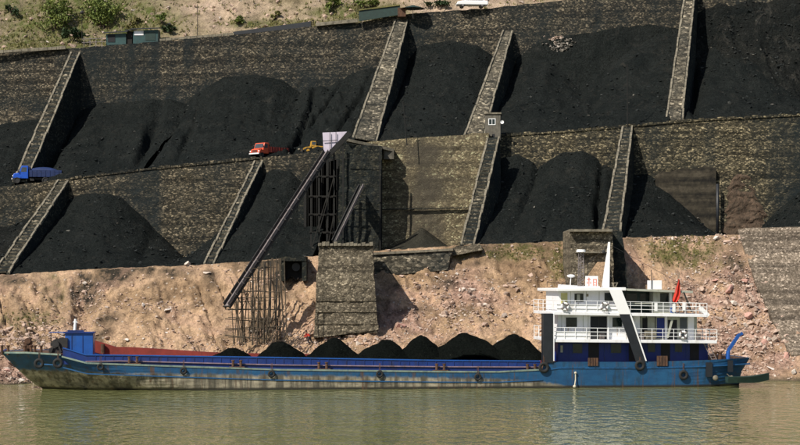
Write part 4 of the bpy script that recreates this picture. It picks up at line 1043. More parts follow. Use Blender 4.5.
# ------------------------------------------------------------ vehicles
def wheel(parent, x, y, r, w, rimmat='steel'):
    mb = MB(); mb.torus((x, y, r), r*.74, r*.27, n=18, k=8, flat=w/(r*.55)); t = part('wheel', mb, 'rubber', parent, smooth=True)
    mb = MB(); mb.tube((x, y - w*.32, r), (x, y + w*.32, r), r*.55, n=12); part('rim', mb, rimmat, t)
def truck(name, label, loc, rz, cabmat, bedmat, group, load=None, scale=1):
    t = thing(name, label, 'truck', loc, rz, group, scale)       # front faces -x, width along y
    mb = MB(); mb.box(-3.0, 3.1, -.45, .45, .62, .85); mb.box(-.9, -.4, -.95, -.5, .45, .8); mb.box(-.9, -.4, .5, .95, .45, .8); part('chassis', mb, 'grey_dark', t)
    mb = MB(); mb.prism([(-2.35, .72), (-1.15, .72), (-1.15, 2.42), (-2.0, 2.42), (-2.32, 1.55)], -1.08, 1.08); cab = part('cab', mb, cabmat, t, bevel=.06)
    mb = MB(); mb.hexa([(-2.345, -.92, 1.62), (-2.345, .92, 1.62), (-2.29, .92, 1.60), (-2.29, -.92, 1.60)], [(-2.10, -.86, 2.28), (-2.10, .86, 2.28), (-2.03, .86, 2.28), (-2.03, -.86, 2.28)]); part('windscreen', mb, 'wire_glass', cab)
    for s in (-1, 1):
        mb = MB(); y = s*1.085; mb.hexa([(-2.12, y, 1.6), (-1.35, y, 1.6), (-1.35, y + .012, 1.6), (-2.12, y + .012, 1.6)], [(-1.95, y, 2.2), (-1.35, y, 2.2), (-1.35, y + .012, 2.2), (-1.95, y + .012, 2.2)]); part('side_window', mb, 'wire_glass', cab)
    mb = MB(); mb.prism([(-3.15, .72), (-2.36, .72), (-2.36, 1.52), (-3.02, 1.40), (-3.15, 1.25)], -.82, .82); part('bonnet', mb, cabmat, t, bevel=.07)
    mb = MB()
    for k in range(5): mb.box(-3.18, -3.155, -.55, .55, .80 + k*.10, .85 + k*.10)
    part('grille', mb, 'grey_dark', t)
    for s in (-1, 1):
        mb = MB(); mb.prism([(-3.12, .80), (-2.1, .80), (-2.1, 1.0), (-2.35, 1.28), (-2.85, 1.28), (-3.12, 1.05)], s*.83 if s > 0 else -1.12, 1.12 if s > 0 else -.83); part('mudguard', mb, cabmat, t)
        mb = MB(); mb.tube((-3.2, s*.95, 1.05), (-3.12, s*.95, 1.05), .12, n=10); part('headlight', mb, 'white_clean', t)
        mb = MB(); mb.box(-2.5, -2.42, s*1.25 - .06, s*1.25 + .06, 1.6, 1.95); part('mirror', mb, 'black_paint', t)
    mb = MB(); mb.box(-3.32, -3.2, -1.1, 1.1, .58, .78); part('bumper', mb, 'white_paint', t, bevel=.02)
    mb = MB(); x0, x1, yo, z0, z1 = -1.0, 3.2, 1.15, .95, 1.85; th = .07
    mb.box(x0, x1, -yo, yo, z0, z0 + th); mb.box(x0, x1, -yo, -yo + th, z0 + th, z1); mb.box(x0, x1, yo - th, yo, z0 + th, z1); mb.box(x0, x0 + th, -yo + th, yo - th, z0 + th, z1 + .45); mb.box(x1 - th, x1, -yo + th, yo - th, z0 + th, z1)
    bed = part('dump_bed', mb, bedmat, t)
    mb = MB()
    for k in range(7):
        for s in (-1, 1): mb.box(x0 + .3 + k*.58, x0 + .38 + k*.58, s*yo - .04 if s > 0 else -yo - .04, s*yo + .04 if s > 0 else -yo + .04, z0 + .02, z1 - .02)
    part('bed_ribs', mb, bedmat, bed)
    if load:
        mb = MB(); nu, nv = 12, 8; vs = []
        for i in range(nu + 1):
            for j in range(nv + 1):
                u, v = i/nu, j/nv; vs.append((x0 - .02 + (x1 - x0 + .04)*u, -yo - .03 + 2*(yo + .03)*v, z1 - .28 + .75*math.sin(math.pi*v)**.45*math.sin(math.pi*min(1, u + .08))**.4 + .05*fbm(u*5, v*5, 1)))
        mb.add(vs, grid(nu+1, nv+1)); part('tarpaulin', mb, load, t, smooth=True)
    for x in (-2.6, 1.1, 2.25):
        for s in (-1, 1): wheel(t, x, s*.98, .48, .32, 'grey_dark')
    return t
truck('dump_truck', 'orange-red dump truck driving left along the middle terrace edge', (P(267.5, 157, 226).x, 229.2, mid_z(267)), R(48), 'truck_orange', 'truck_red', 'dump trucks on the middle terrace', scale=.86)
truck('dump_truck', 'blue truck with a dark tarpaulin at the left end of the middle terrace', (P(37, 183, 231).x, 231.4, mid_z(37) - .05), R(8), 'truck_blue', 'tarp_blue', 'dump trucks on the middle terrace', load='tarp_blue', scale=1.02)
# wheel loader
t = thing('wheel_loader', 'yellow loader with raised arm and small lamp beside the white hopper', 'loader', (P(313, 152, 228).x, 228.6, mid_z(312)), R(12), scale=.68)
mb = MB(); mb.prism([(-.3, .7), (1.9, .7), (1.9, 1.5), (.4, 1.6), (-.3, 1.3)], -.7, .7); part('engine_body', mb, 'loader_yellow', t, bevel=.05)
mb = MB(); mb.prism([(-.6, 1.35), (.5, 1.62), (.5, 2.5), (-.45, 2.5)], -.6, .6); cb = part('cab', mb, 'loader_yellow', t, bevel=.05)
for s in (-1, 1):
    mb = MB(); y = s*.605; mb.box(-.35, .4, min(y, y + s*.01), max(y, y + s*.01), 1.75, 2.35); part('side_window', mb, 'wire_glass', cb)
for s in (-1, 1):
    mb = MB(); mb.beam((-.3, s*.45, 1.4), (-1.7, s*.45, 1.15), .14, .25); mb.beam((-1.7, s*.45, 1.15), (-2.4, s*.45, .6), .14, .22); part('lift_arm', mb, 'loader_yellow', t)
mb = MB(); mb.prism([(-3.0, .15), (-2.3, .15), (-2.2, .9), (-2.35, 1.0), (-2.45, .35), (-3.0, .25)], -1.1, 1.1); part('bucket', mb, 'grey_dark', t)
mb = MB(); mb.ball((-2.9, -.6, .8), .28, .25, .22); part('headlight', mb, 'coping', t)
for x in (-1.2, 1.3):
    for s in (-1, 1): wheel(t, x, s*.85, .6, .4, 'loader_yellow')
# white car on the top road
t = thing('parked_car', 'white car parked on the road at the top of the wall', 'car', (P(472, 8, 249).x, 248.9, top_z(472) + .15), R(4.5))
mb = MB(); mb.prism([(-2.3, .35), (2.25, .35), (2.32, .8), (2.1, .98), (-1.4, .98), (-2.2, .8), (-2.35, .55)], -.85, .85); part('body', mb, 'white_clean', t, bevel=.1)
mb = MB(); mb.prism([(-1.2, .97), (-.5, 1.45), (1.1, 1.48), (1.9, .97)], -.75, .75); part('roof', mb, 'white_clean', t, bevel=.07)
for s in (-1, 1):
    mb = MB(); y = s*.752; mb.prism([(-1.0, 1.02), (-.42, 1.38), (1.0, 1.4), (1.6, 1.02)], min(y, y + s*.015), max(y, y + s*.015)); part('side_window', mb, 'glass', t)
    mb = MB(); mb.box(-2.36, -2.25, s*.65 - .15, s*.65 + .15, .6, .75); part('headlight', mb, 'coping', t)
for x in (-1.45, 1.4):
    for s in (-1, 1): wheel(t, x, s*.74, .32, .2)

# ------------------------------------------------------------ the person on the bank
def person(px, py, Y, height):
    best = min(np.linspace(.02, 1, 200), key=lambda t: abs((lambda p: YH - (p.z - H) * F / p.y)(bank_point(px, t)) - py)); g = bank_point(px, best)
    t = thing('person', 'person in a red jacket and dark trousers bending on the bank beside the stone block', 'person', tuple(g + Vector((0, 0, .02))), R(-20))
    k = height / 1.7
    J = {'pel': (0, 0, .88), 'sp': (-.1, -.02, 1.08), 'ch': (-.26, -.04, 1.27), 'nk': (-.36, -.05, 1.40), 'hd': (-.44, -.06, 1.50), 'ht': (-.50, -.06, 1.60),
         'lh': (-.02, -.10, .84), 'lk': (-.14, -.14, .46), 'la': (.04, -.15, .09), 'lt': (-.14, -.17, .04), 'rh': (-.02, .10, .84), 'rk': (.12, .16, .48), 'ra': (.36, .17, .10), 'rt': (.20, .19, .04),
         'ls': (-.31, -.22, 1.31), 'le': (-.40, -.30, 1.06), 'lw': (-.56, -.28, .88), 'lp': (-.62, -.27, .81), 'rs': (-.31, .16, 1.31), 're': (-.36, .26, 1.04), 'rw': (-.56, .22, .92), 'rp': (-.62, .2, .85)}
    Rr = {'pel': .15, 'sp': .14, 'ch': .16, 'nk': .065, 'hd': .095, 'ht': .085, 'lh': .10, 'lk': .07, 'la': .045, 'lt': .04, 'rh': .10, 'rk': .07, 'ra': .045, 'rt': .04, 'ls': .075, 'le': .052, 'lw': .036, 'lp': .035, 'rs': .075, 're': .052, 'rw': .036, 'rp': .035}
    E = [('pel', 'sp'), ('sp', 'ch'), ('ch', 'nk'), ('nk', 'hd'), ('hd', 'ht'), ('pel', 'lh'), ('lh', 'lk'), ('lk', 'la'), ('la', 'lt'), ('pel', 'rh'), ('rh', 'rk'), ('rk', 'ra'), ('ra', 'rt'), ('ch', 'ls'), ('ls', 'le'), ('le', 'lw'), ('lw', 'lp'), ('ch', 'rs'), ('rs', 're'), ('re', 'rw'), ('rw', 'rp')]
    for s in ('l', 'r'):
        w = Vector(J[s + 'p'])
        for q, (dx, dy, L) in enumerate(((-.07, -.03, .07), (-.08, -.01, .08), (-.08, .01, .075), (-.07, .03, .06), (-.02, -.05, .05))):
            nme = s + 'f%d' % q; J[nme] = tuple(w + Vector((dx, dy, -.05))); Rr[nme] = .010; E.append((s + 'p', nme))
    def skin(name, keys, mat, grow=0, sub=2):
        ks = [q for q in J if q in keys]; me = bpy.data.meshes.new(name); me.from_pydata([tuple(c*k for c in J[q]) for q in ks], [(ks.index(a), ks.index(b)) for a, b in E if a in ks and b in ks], [])
        o = link_obj(name, me, mat, t); o.modifiers.new('skin', 'SKIN')
        for i, q in enumerate(ks):
            r = (Rr[q] + grow) * k; me.skin_vertices[0].data[i].radius = (r, r); me.skin_vertices[0].data[i].use_root = (i == 0)
        sb = o.modifiers.new('subdivision', 'SUBSURF'); sb.levels = sub; sb.render_levels = sub; return o
    skin('body', list(J), 'skin')
    skin('jacket', ['pel', 'sp', 'ch', 'ls', 'le', 'lw', 'rs', 're', 'rw'], 'red', .02)
    skin('trousers', ['pel', 'lh', 'lk', 'la', 'rh', 'rk', 'ra'], 'cloth_dark', .022)
    mb = MB(); mb.ball([c*k for c in (-.46, -.06, 1.60)], .105*k, .10*k, .09*k, z0=-.3); part('hair', mb, 'hair', t, smooth=True)
    mb = MB()
    for s in (-1, 1): mb.ball([c*k for c in (-.585, -.06 + s*.035, 1.53)], .014*k)
    part('eyes', mb, 'black_paint', t); mb = MB(); mb.ball([c*k for c in (-.60, -.06, 1.49)], .022*k, .014*k, .02*k); part('nose', mb, 'skin', t)
person(309.5, 345, 190, 1.6)

# ------------------------------------------------------------ THE SHIP
TH = R(6.5); C0, S0 = math.cos(TH), math.sin(TH); OX, OY = P(60, 391.5, 164.4).x, 164.4
ORG = Vector((OX, OY, 0)); BEAM = 10.5
def sx(px, yl=0.):     # distance along the ship for a picture column, at local depth yl
    k = (px - 400) / F
    return (k * (OY + yl*C0) - OX + yl*S0) / (C0 - k*S0)
def sY(s, yl=0.): return OY + s*S0 + yl*C0
def S(px, py, yl=0.):
    s = sx(px, yl); return Vector((s, yl, H + (YH - py) / F * sY(s, yl)))
def sz(px, py, yl=0.): return S(px, py, yl).z
ship = thing('coal_barge', 'blue self-propelled coal barge with white wheelhouse moored along the bank', 'ship', tuple(ORG), TH)
sheer = curve([(0, 353.2), (30, 352.6), (64, 354.2), (66, 361.6), (120, 363.6), (280, 369), (440, 371), (543, 371.3), (545, 361.8), (640, 362), (700, 360.5), (752, 358)])
band = curve([(0, 371), (100, 373), (280, 375.5), (440, 377.5), (540, 381), (552, 386), (600, 388), (752, 390)])
# sections
def hull():
    st = [0, 1.5, 4, 8, 13, 20, 28, 40, 52, 63.5, 64.5, 90, 120, 160, 200, 240, 280, 330, 380, 440, 500, 543.5, 544.5, 560, 600, 640, 680, 710, 735, 745, 752]
    zs_n = 12; vs = []; band_a = []; boot = []
    s_bow = sx(0, BEAM/2 - 2.4); s0 = sx(38)
    zb = -1.3
    def stemx(z, zd):    # where the raked stem is at height z
        t = max(0, min(1, z / zd)) if z > 0 else 0
        return s0 + (s_bow - s0) * t ** .78 + (1.5 if z < 0 else 0) * (-z / 1.3)
    send = sx(752); Lb = 15.0
    for side in (0, 1):
        for px in st:
            zd = sz(max(px, 0), sheer(px)); f = min(1, (sx(px) - sx(0)) / Lb)
            for j in range(zs_n + 1):
                z = zb + (zd - zb) * j / zs_n
                q = max(0, z) / max(zd, .1)
                xs = stemx(z, zd); x = xs + (sx(px) - sx(0)) / (send - sx(0)) * (send - xs) if True else 0
                fb = min(1, max(0, (x - xs) / (Lb * (1.25 - .5*q))))
                hb = BEAM/2 * (.36*(.15 + .85*q) + (1 - .36*(.15 + .85*q)) * (1 - (1 - fb) ** 2.4))
                e = max(0, (x - (send - 5)) / 5); hb *= 1 - .12 * e ** 2 - (.35 * e * (1 - q) if z > 0 else .35*e)
                if z < 0: hb *= 1 - .25 * (z / zb) ** 2
                y = BEAM/2 + (hb if side else -hb)
                if x > send - 1e-6 and q < 1: x -= (1 - q) * 1.2
                vs.append((x, y, z)); zbnd = sz(px, band(px) - .8); band_a.append(.5 + (z - zbnd) * .55); boot.append(z * 2.2 if z > 0 else 0)
    n, m = len(st), zs_n + 1; fs = [f for f in grid(n, m)] + [tuple(k + n*m for k in f[::-1]) for f in grid(n, m)]
    for j in range(zs_n):
        fs.append((j + 1, j, n*m + j, n*m + j + 1)); a = (n-1)*m; fs.append((a + j, a + j + 1, n*m + a + j + 1, n*m + a + j))
    me = bpy.data.meshes.new('hull'); me.from_pydata(vs, [], fs); me.update(); set_attr(me, 'band', band_a); set_attr(me, 'boot', boot)
    link_obj('hull', me, 'hull', ship)
    # deck plate just below the sheer
    near = [vs[i*m + zs_n] for i in range(n)]; far = [vs[n*m + i*m + zs_n] for i in range(n)]
    mb = MB(); dv = []
    for a, b in zip(near, far): dv += [(a[0], a[1] + .05, a[2] - .06), (b[0], b[1] - .05, b[2] - .06)]
    mb.add(dv, [(2*i, 2*i + 2, 2*i + 3, 2*i + 1) for i in range(n - 1) if st[i] < 66 or st[i] >= 543])
    # side decks
    zc = lambda i: near[i][2] - .06
    for i in range(n - 1):
        if 64 <= st[i] < 543:
            for y0, y1 in ((near, 1),):
                mb.add([(near[i][0], near[i][1] + .05, zc(i)), (near[i+1][0], near[i+1][1] + .05, zc(i+1)), (near[i+1][0], 1.0, zc(i+1)), (near[i][0], 1.0, zc(i))], [(0, 1, 2, 3)])
                mb.add([(near[i][0], BEAM - 1.0, zc(i)), (near[i+1][0], BEAM - 1.0, zc(i+1)), (far[i+1][0], far[i+1][1] - .05, zc(i+1)), (far[i][0], far[i][1] - .05, zc(i))], [(0, 1, 2, 3)])
    part('deck', mb, 'rust', ship)
    return near, far, st
near, far, st = hull()
def strip(pts, w, h, name, mat, out=.06, parent=ship):
    mb = MB()
    for a, b in zip(pts[:-1], pts[1:]):
        a = Vector(a) - Vector((0, out, 0)); b = Vector(b) - Vector((0, out, 0))
        mb.hexa([a + Vector((0, 0, -h)), b + Vector((0, 0, -h)), b + Vector((0, w, -h)), a + Vector((0, w, -h))], [a, b, b + Vector((0, w, 0)), a + Vector((0, w, 0))])
    return part(name, mb, mat, parent)
i66, i543, i545 = st.index(64.5), st.index(543.5), st.index(544.5)
strip(near[0:st.index(63.5) + 1], .25, .16, 'rubbing_strake', 'strake')
strip(near[i66:i543 + 1], .25, .15, 'rubbing_strake', 'strake')
strip([(a[0], a[1], a[2] - .55) for a in near[i545:]], .22, .14, 'rubbing_strake', 'hull_blue')
strip([(a[0], a[1] + .03, a[2] - 1.05) for a in near[st.index(40):i543 + 1]], .2, .10, 'lower_strake', 'hull_blue', .1)
mb = MB(); mb.tube((near[0][0] + .1, near[0][1], near[0][2]), (far[0][0] + .1, far[0][1], far[0][2]), .14); part('bow_roller', mb, 'blue_bright', ship)

# hatch coaming
ct = curve([(62, 348.3), (70, 350.5), (85, 355.3), (120, 355.6), (280, 358), (440, 360.8), (545, 361.6)])
cbm = curve([(62, 357), (85, 363), (120, 362.5), (280, 366.5), (440, 368.3), (545, 368.6)])
def coaming(yl, name, mat, th, ext=0, low=False):
    mb = MB(); xs = [62, 70, 78, 85] + list(range(100, 541, 20)) + [542]
    lift = lambda a: Vector((0, 0, .45 * max(0, 1 - max(0, a - 100)/95) if ext else 0))
    for a, b in zip(xs[:-1], xs[1:]):
        p = [S(a, ct(a)) + lift(a), S(b, ct(b)) + lift(b)]; q = [sz(a, sheer(max(a, 67))) - .3, sz(b, sheer(max(b, 67))) - .3] if not low else [max(.5, 3.4 - max(0, a - 62)*.025), max(.5, 3.4 - max(0, b - 62)*.025)]
        x0, x1 = p[0].x + ext, p[1].x + ext
        mb.hexa([(x0, yl, q[0]), (x1, yl, q[1]), (x1, yl + th, q[1]), (x0, yl + th, q[0])], [(x0, yl, p[0].z), (x1, yl, p[1].z), (x1, yl + th, p[1].z), (x0, yl + th, p[0].z)])
    return part(name, mb, mat, ship)
c1 = coaming(.85, 'hatch_coaming', 'coaming_blue', .10)
c2 = coaming(BEAM - .95, 'hatch_coaming', 'coaming_blue', .10, ext=2.5)
coaming(.952, 'hold_lining', 'hold_red', .05, low=True); coaming(BEAM - 1.003, 'hold_lining', 'hold_red', .05, ext=2.5, low=True)
mb = MB(); x0, x1 = S(62, 350).x + .05, S(542, 360).x
mb.box(x0, x0 + .1, 1.0, BEAM - 1.0, 3.0, S(62, 349).z); part('hold_end', mb, 'hold_red', ship)
mb = MB(); mb.hexa([(x0, 1, 2.9), (x1, 1, .4), (x1, BEAM - 1, .4), (x0, BEAM - 1, 2.9)], [(x0, 1, 3.0), (x1, 1, .5), (x1, BEAM - 1, .5), (x0, BEAM - 1, 3.0)]); part('hold_floor', mb, 'hold_red', ship)
mb = MB(); mb.box(x1, x1 + .1, .8, BEAM - .8, .8, S(542, 361).z); part('hold_end', mb, 'hold_red', ship)
xs = [62, 70, 78, 85] + list(range(100, 541, 20)) + [542]
strip([(S(a, ct(a)).x, .85, S(a, ct(a)).z + .05) for a in xs], .25, .10, 'coaming_rim', 'blue_bright', .08)
strip([(S(a, cbm(a)).x, .85, S(a, cbm(a) - 1.2).z + .04) for a in xs[3:]], .12, .09, 'coaming_rail', 'pink_rail', .14)
for a in range(95, 540, 9):
    p = S(a, ct(a)); mb = MB(); mb.box(p.x - .03, p.x + .03, .80, .849, sz(a, cbm(a)) + .05, p.z - .07); part('coaming_stiffener', mb, 'coaming_blue', ship)
for a in (133, 237, 323, 441, 532):
    p = S(a, sheer(a)); t = MB()
    for s in (-.38, .38):
        t.tube((p.x + s, .42, p.z - .1), (p.x + s, .42, p.z + .62), .13, n=10); t.tube((p.x + s, .42, p.z + .62), (p.x + s, .42, p.z + .70), .18, n=10)
    t.box(p.x - .75, p.x + .75, .22, .62, p.z - .08, p.z + .06)
    part('bollard', t, 'rust', ship)
# coal in the hold
def pile(px, py, wpx, label, seed):
    yl = BEAM/2; a = S(px, py, yl); s = a.x; zc = sz(px, ct(px) + 1) - .2; h = a.z - zc; hw = wpx*(.50 + .05*math.sin(seed*2.3)) / F * sY(s, yl)
    n, m = 44, 26; vs = [Vector((0, 0, h))]; slope = h / hw
    for j in range(1, m + 1):
        for i in range(n):
            r = j / m * hw * 1.7; t = 2*math.pi*i/n; x = r*math.cos(t); y = r*math.sin(t)
            y = max(-yl + 1.06, min(yl - 1.06, y * 1.12))
            rr = math.hypot(x, y/1.12); z = h - slope * (math.sqrt(rr*rr + .35) - .59) * 1.05 + .34*fbm((x + s)*.5, y*.5, seed*3, 4) + .07*fbm((x+s)*2.5, y*2.5, seed, 2)
            z = min(z, h + .05); vs.append(Vector((x, y, max(z, -1.4))))
    fs = [(0, 1 + i, 1 + (i+1) % n) for i in range(n)] + [(1 + (j-1)*n + i, 1 + j*n + i, 1 + j*n + (i+1) % n, 1 + (j-1)*n + (i+1) % n) for j in range(1, m) for i in range(n)]
    fs.append(tuple(1 + (m-1)*n + i for i in range(n))[::-1])
    me = bpy.data.meshes.new('coal_pile'); me.from_pydata(vs, [], fs); me.update()
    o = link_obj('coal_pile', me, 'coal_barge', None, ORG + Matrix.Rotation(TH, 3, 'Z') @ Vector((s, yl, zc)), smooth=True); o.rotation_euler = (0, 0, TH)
    tag(o, label, 'coal pile', 'coal piles in the ship hold')
pile(232, 348.5, 32, 'lowest coal pile in the ship hold, farthest left', 1)
pile(281, 342, 52, 'coal pile in the hold just left of the square stone block', 2)
pile(334, 338.5, 50, 'pointed coal pile in the hold below the square stone block', 3)
pile(384, 340, 60, 'flat-topped coal pile in the hold right of the stone block', 4)
pile(421, 335.5, 60, 'narrow coal pile, third from the wheelhouse, partly behind a bigger one', 5)
pile(467, 333, 86, 'broad tall coal pile, second from the wheelhouse', 6)
pile(513, 334, 78, 'broad coal pile in the hold right next to the black post of the wheelhouse', 7)

# bow fittings
t = ship
p0, p1 = S(65, 350, 3.6), S(93, 350, 3.6); zt = sz(80, 333.5, 3.6); zb_ = sz(80, 352) - .8
mb = MB(); mb.box(p0.x, p1.x, 3.6, 6.4, zb_, zt); cab = part('bow_cabin', mb, 'blue_bright', ship, bevel=.04)
mb = MB(); mb.box(p0.x - .15, p1.x + .12, 3.45, 6.55, zt + .002, zt + .10); part('cabin_roof', mb, 'coaming_blue', cab)
mb = MB(); mb.box(p0.x + .25, p1.x - .9, 3.5, 3.75, zt + .1, zt + .32); part('roof_locker', mb, 'coaming_blue', cab)
mb = MB(); mb.box(p0.x + .62, p0.x + .68, 3.56, 3.6, zb_ + .3, zt - .15); mb.box(p0.x + 1.7, p0.x + 1.75, 3.56, 3.6, zb_ + .3, zt - .15); part('panel_seams', mb, 'coaming_blue', cab)
mb = MB(); a = S(74.5, 333, 4.2); b = S(75.5, 319, 4.2); mb.tube(a, b, .16, .12, 8); mb.box(b.x - .25, b.x + .2, 4.1, 4.3, b.z - .35, b.z - .25); part('bow_light_post', mb, 'white_clean', ship, smooth=False)
mb = MB(); mb.beam(S(49, 332.5, 4), S(65, 332.2, 4), .6, .07); part('cabin_awning', mb, 'blue_bright', ship)
mb = MB(); mb.tube(S(51, 333, 3.8), S(51, 352, 3.8), .04); part('awning_post', mb, 'grey_dark', ship)
# windlass
w0 = S(57, 350, 4.3)
mb = MB(); mb.tube((w0.x, 3.0, w0.z + .6), (w0.x, 5.8, w0.z + .6), .3, n=14); mb.tube((w0.x, 3.6, w0.z + .6), (w0.x, 3.75, w0.z + .6), .5, n=16); mb.tube((w0.x, 5.0, w0.z + .6), (w0.x, 5.15, w0.z + .6), .5, n=16)
mb.box(w0.x - .7, w0.x + .7, 3.2, 5.6, w0.z - .4, w0.z + .2); mb.beam((w0.x - .5, 3.1, w0.z - .2), (w0.x, 3.1, w0.z + 1.1), .15); mb.beam((w0.x + .5, 3.1, w0.z - .2), (w0.x, 3.1, w0.z + 1.1), .15)
mb.box(w0.x + .3, w0.x + 1.1, 3.4, 4.2, w0.z + .1, w0.z + 1.2)
part('windlass', mb, 'grey_dark', ship)
for a, yl in ((5, 3.0), (28, 3.2), (38, 2.0)):
    q = S(a, 353, yl); mb = MB()
    for s in (-.3, .3):
        mb.tube((q.x + s, yl, q.z - .2), (q.x + s, yl, q.z + .65), .14, n=10); mb.tube((q.x + s, yl, q.z + .65), (q.x + s, yl, q.z + .75), .2, n=10)
    part('bow_bollard', mb, 'rust', ship)
mb = MB(); q = S(28, 350, 4); mb.box(q.x - .3, q.x + .4, 3.6, 4.4, q.z - .3, q.z + .9); mb.tube((q.x, 3.5, q.z + .9), (q.x, 4.6, q.z + .9), .3, n=10); part('mooring_winch', mb, 'rust', ship)
for n_, a in enumerate((8, 20, 34)):
    q = S(a, 353, 3.6)
mb = MB(); q = S(99, 353, 3); mb.tube((q.x, 9.2, q.z - .3), (q.x, 9.2, q.z + .65), .22, n=10); part('vent', mb, 'rust', ship)

# superstructure
IN = 1.15                      # inset of the house from the ship side
FARY = BEAM - 1.4
def bx(px0, px1, py0, py1, y0, y1, ref=None):   # box with front face at local depth y0 drawn by pixels
    a = S(px0, py0, y0); b = S(px1, py1, y0); a2 = S(px0, py1, y0)
    mb = MB(); za, zb = a.z, b.z
    return mb.hexa([(a.x, y0, a2.z), (b.x, y0, b.z), (b.x, y1, b.z), (a.x, y1, a2.z)], [(a.x, y0, za), (b.x, y0, S(px1, py0, y0).z), (b.x, y1, S(px1, py0, y0).z), (a.x, y1, za)])
def spart(name, args, mat, parent=ship, bevel=0): return part(name, bx(*args), mat, parent, bevel=bevel)
h0 = spart('lower_deckhouse', (558, 708, 341.5, 363, IN + .3, 7.5), 'blue_house', bevel=.03)
h1 = spart('middle_deckhouse', (558, 640, 314.5, 340.5, IN, 7.5), 'white_paint', bevel=.02)
h1b = spart('aft_cabin', (640.4, 697, 314.5, 340.5, IN + .7, FARY), 'cream')
h2 = spart('wheelhouse', (558.5, 622, 290, 313, IN, 7.5), 'white_paint', bevel=.02)
h2b = spart('wheelhouse_recess', (622.4, 653, 291.5, 313, IN + 2.2, FARY), 'dark_green')
h2c = spart('aft_wheelhouse', (653.4, 676, 291.5, 313.5, IN + .6, FARY), 'cream')
# decks
def slab(px0, px1, l, r, th, mat, name, y0=0.0, y1=BEAM - .3):
    mb = MB(); a = S(px0, l, y0); b = S(px1, r, y0)
    mb.hexa([(a.x, y0, a.z - th), (b.x, y0, b.z - th), (b.x, y1, b.z - th), (a.x, y1, a.z - th)], [(a.x, y0, a.z), (b.x, y0, b.z), (b.x, y1, b.z), (a.x, y1, a.z)])
    return part(name, mb, mat, ship, bevel=.02)
slab(553, 717, 339.2, 340.6, .30, 'white_paint', 'boat_deck')
slab(553, 707, 311.8, 314.2, .30, 'white_paint', 'bridge_deck')
# aft edges of both decks are grey, worn paint
mb = MB(); a = S(557, 284.5, 0); b = S(626, 287.5, 0); y1 = BEAM - .3
mb.hexa([(a.x, 0, S(557, 291.2).z), (b.x, 0, S(626, 290.6).z), (b.x, y1, S(626, 290.6).z), (a.x, y1, S(557, 291.2).z)], [(a.x, 0, S(557, 288.2).z), (b.x, 0, b.z), (b.x, y1, b.z), (a.x, y1, S(557, 288.2).z)])
part('wheelhouse_roof', mb, 'white_clean', ship, bevel=.03)
mb = MB(); a = S(558, 284, .4); b = S(600, 287, .4); mb.hexa([(a.x, .5, sz(547, 288.3)), (b.x, .5, sz(600, 287.6)), (b.x, 6.0, sz(600, 287.6)), (a.x + 1.2, 6.0, sz(547, 288.3))], [(a.x, .5, sz(547, 286.6)), (b.x, .5, sz(600, 286.2)), (b.x, 6.0, sz(600, 286.2)), (a.x + 1.2, 6.0, sz(547, 284.2))]); part('roof_crown', mb, 'white_clean', ship)
slab(626.4, 693, 288.6, 291.0, .22, 'cream', 'aft_roof', .4)
# windows, doors
def window(px0, px1, py0, py1, y0, parent, frame='white_paint', pane='glass'):
    f = part('window', bx(px0 - .7, px1 + .7, py0 - .7, py1 + .7, y0 - .05, y0 + .02), frame, parent)
    part('pane', bx(px0, px1, py0, py1, y0 - .075, y0 + .01), pane, f)
def door(px0, px1, py0, py1, y0, parent, mat, pane=None):
    part('door', bx(px0, px1, py0, py1, y0 - .05, y0 + .02), mat, parent)
window(574.5, 583.5, 293.6, 302, IN, h2); window(604.5, 613, 292.8, 302, IN, h2)
door(561, 567.5, 293, 311, IN, h2, 'yellow_door')
spart('curtain', (577, 580, 294.5, 301.5, IN - .078, IN - .05), 'cream', h2); spart('wall_lamp', (586.5, 588.5, 294, 296.5, IN - .1, IN), 'coping', h2)
window(566, 577, 317.5, 327, IN, h1); window(612.5, 622, 317.5, 327, IN, h1)
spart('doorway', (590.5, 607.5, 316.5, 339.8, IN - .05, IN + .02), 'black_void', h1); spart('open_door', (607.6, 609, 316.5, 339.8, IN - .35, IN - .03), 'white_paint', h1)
spart('door_mullion', (598.5, 599.3, 317, 339.5, IN - .07, IN - .04), 'grey_dark', h1)
for a in (632, 646, 655): spart('wall_seam', (a, a + .8, 315.5, 340, (IN if a < 640 else IN + .7) - .03, IN + .8), 'grey_dark', h1 if a < 640 else h1b)
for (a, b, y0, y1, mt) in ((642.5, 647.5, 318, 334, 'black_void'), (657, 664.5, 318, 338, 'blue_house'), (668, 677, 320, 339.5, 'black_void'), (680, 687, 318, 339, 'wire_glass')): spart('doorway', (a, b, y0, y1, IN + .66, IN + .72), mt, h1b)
for (a, b) in ((664.8, 667.2), (688, 694)): spart('panel', (a, b, 316, 340, IN + .6, IN + .74), 'white_paint', h1b)
window(661, 668, 294, 302.5, IN + .6, h2c, 'grey_dark'); spart('side_panel', (669.5, 672, 292.5, 312, IN + .55, IN + .64), 'white_paint', h2c)
for (a, b) in ((626, 637), (640, 651)): spart('dark_window', (a, b, 293.5, 303, IN + 2.14, IN + 2.22), 'glass', h2b)
spart('dark_band', (623, 652.5, 304, 305.5, IN + 2.12, IN + 2.21), 'teal', h2b)
for (a, b, y0, y1) in ((573, 582, 344, 353), (611, 621, 344, 353), (675, 682, 344, 352), (648, 655, 344, 352)): window(a, b, y0, y1, IN + .3, h0, 'coaming_blue')
window(560.5, 562.8, 345.5, 352.5, IN + .3, h0, 'coaming_blue', 'cream')
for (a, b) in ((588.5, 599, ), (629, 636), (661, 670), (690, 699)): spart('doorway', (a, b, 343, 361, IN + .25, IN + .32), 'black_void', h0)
for a in (569, 604, 626, 645, 686): spart('wall_seam', (a, a + .6, 342.5, 361, IN + .26, IN + .31), 'coaming_blue', h0)
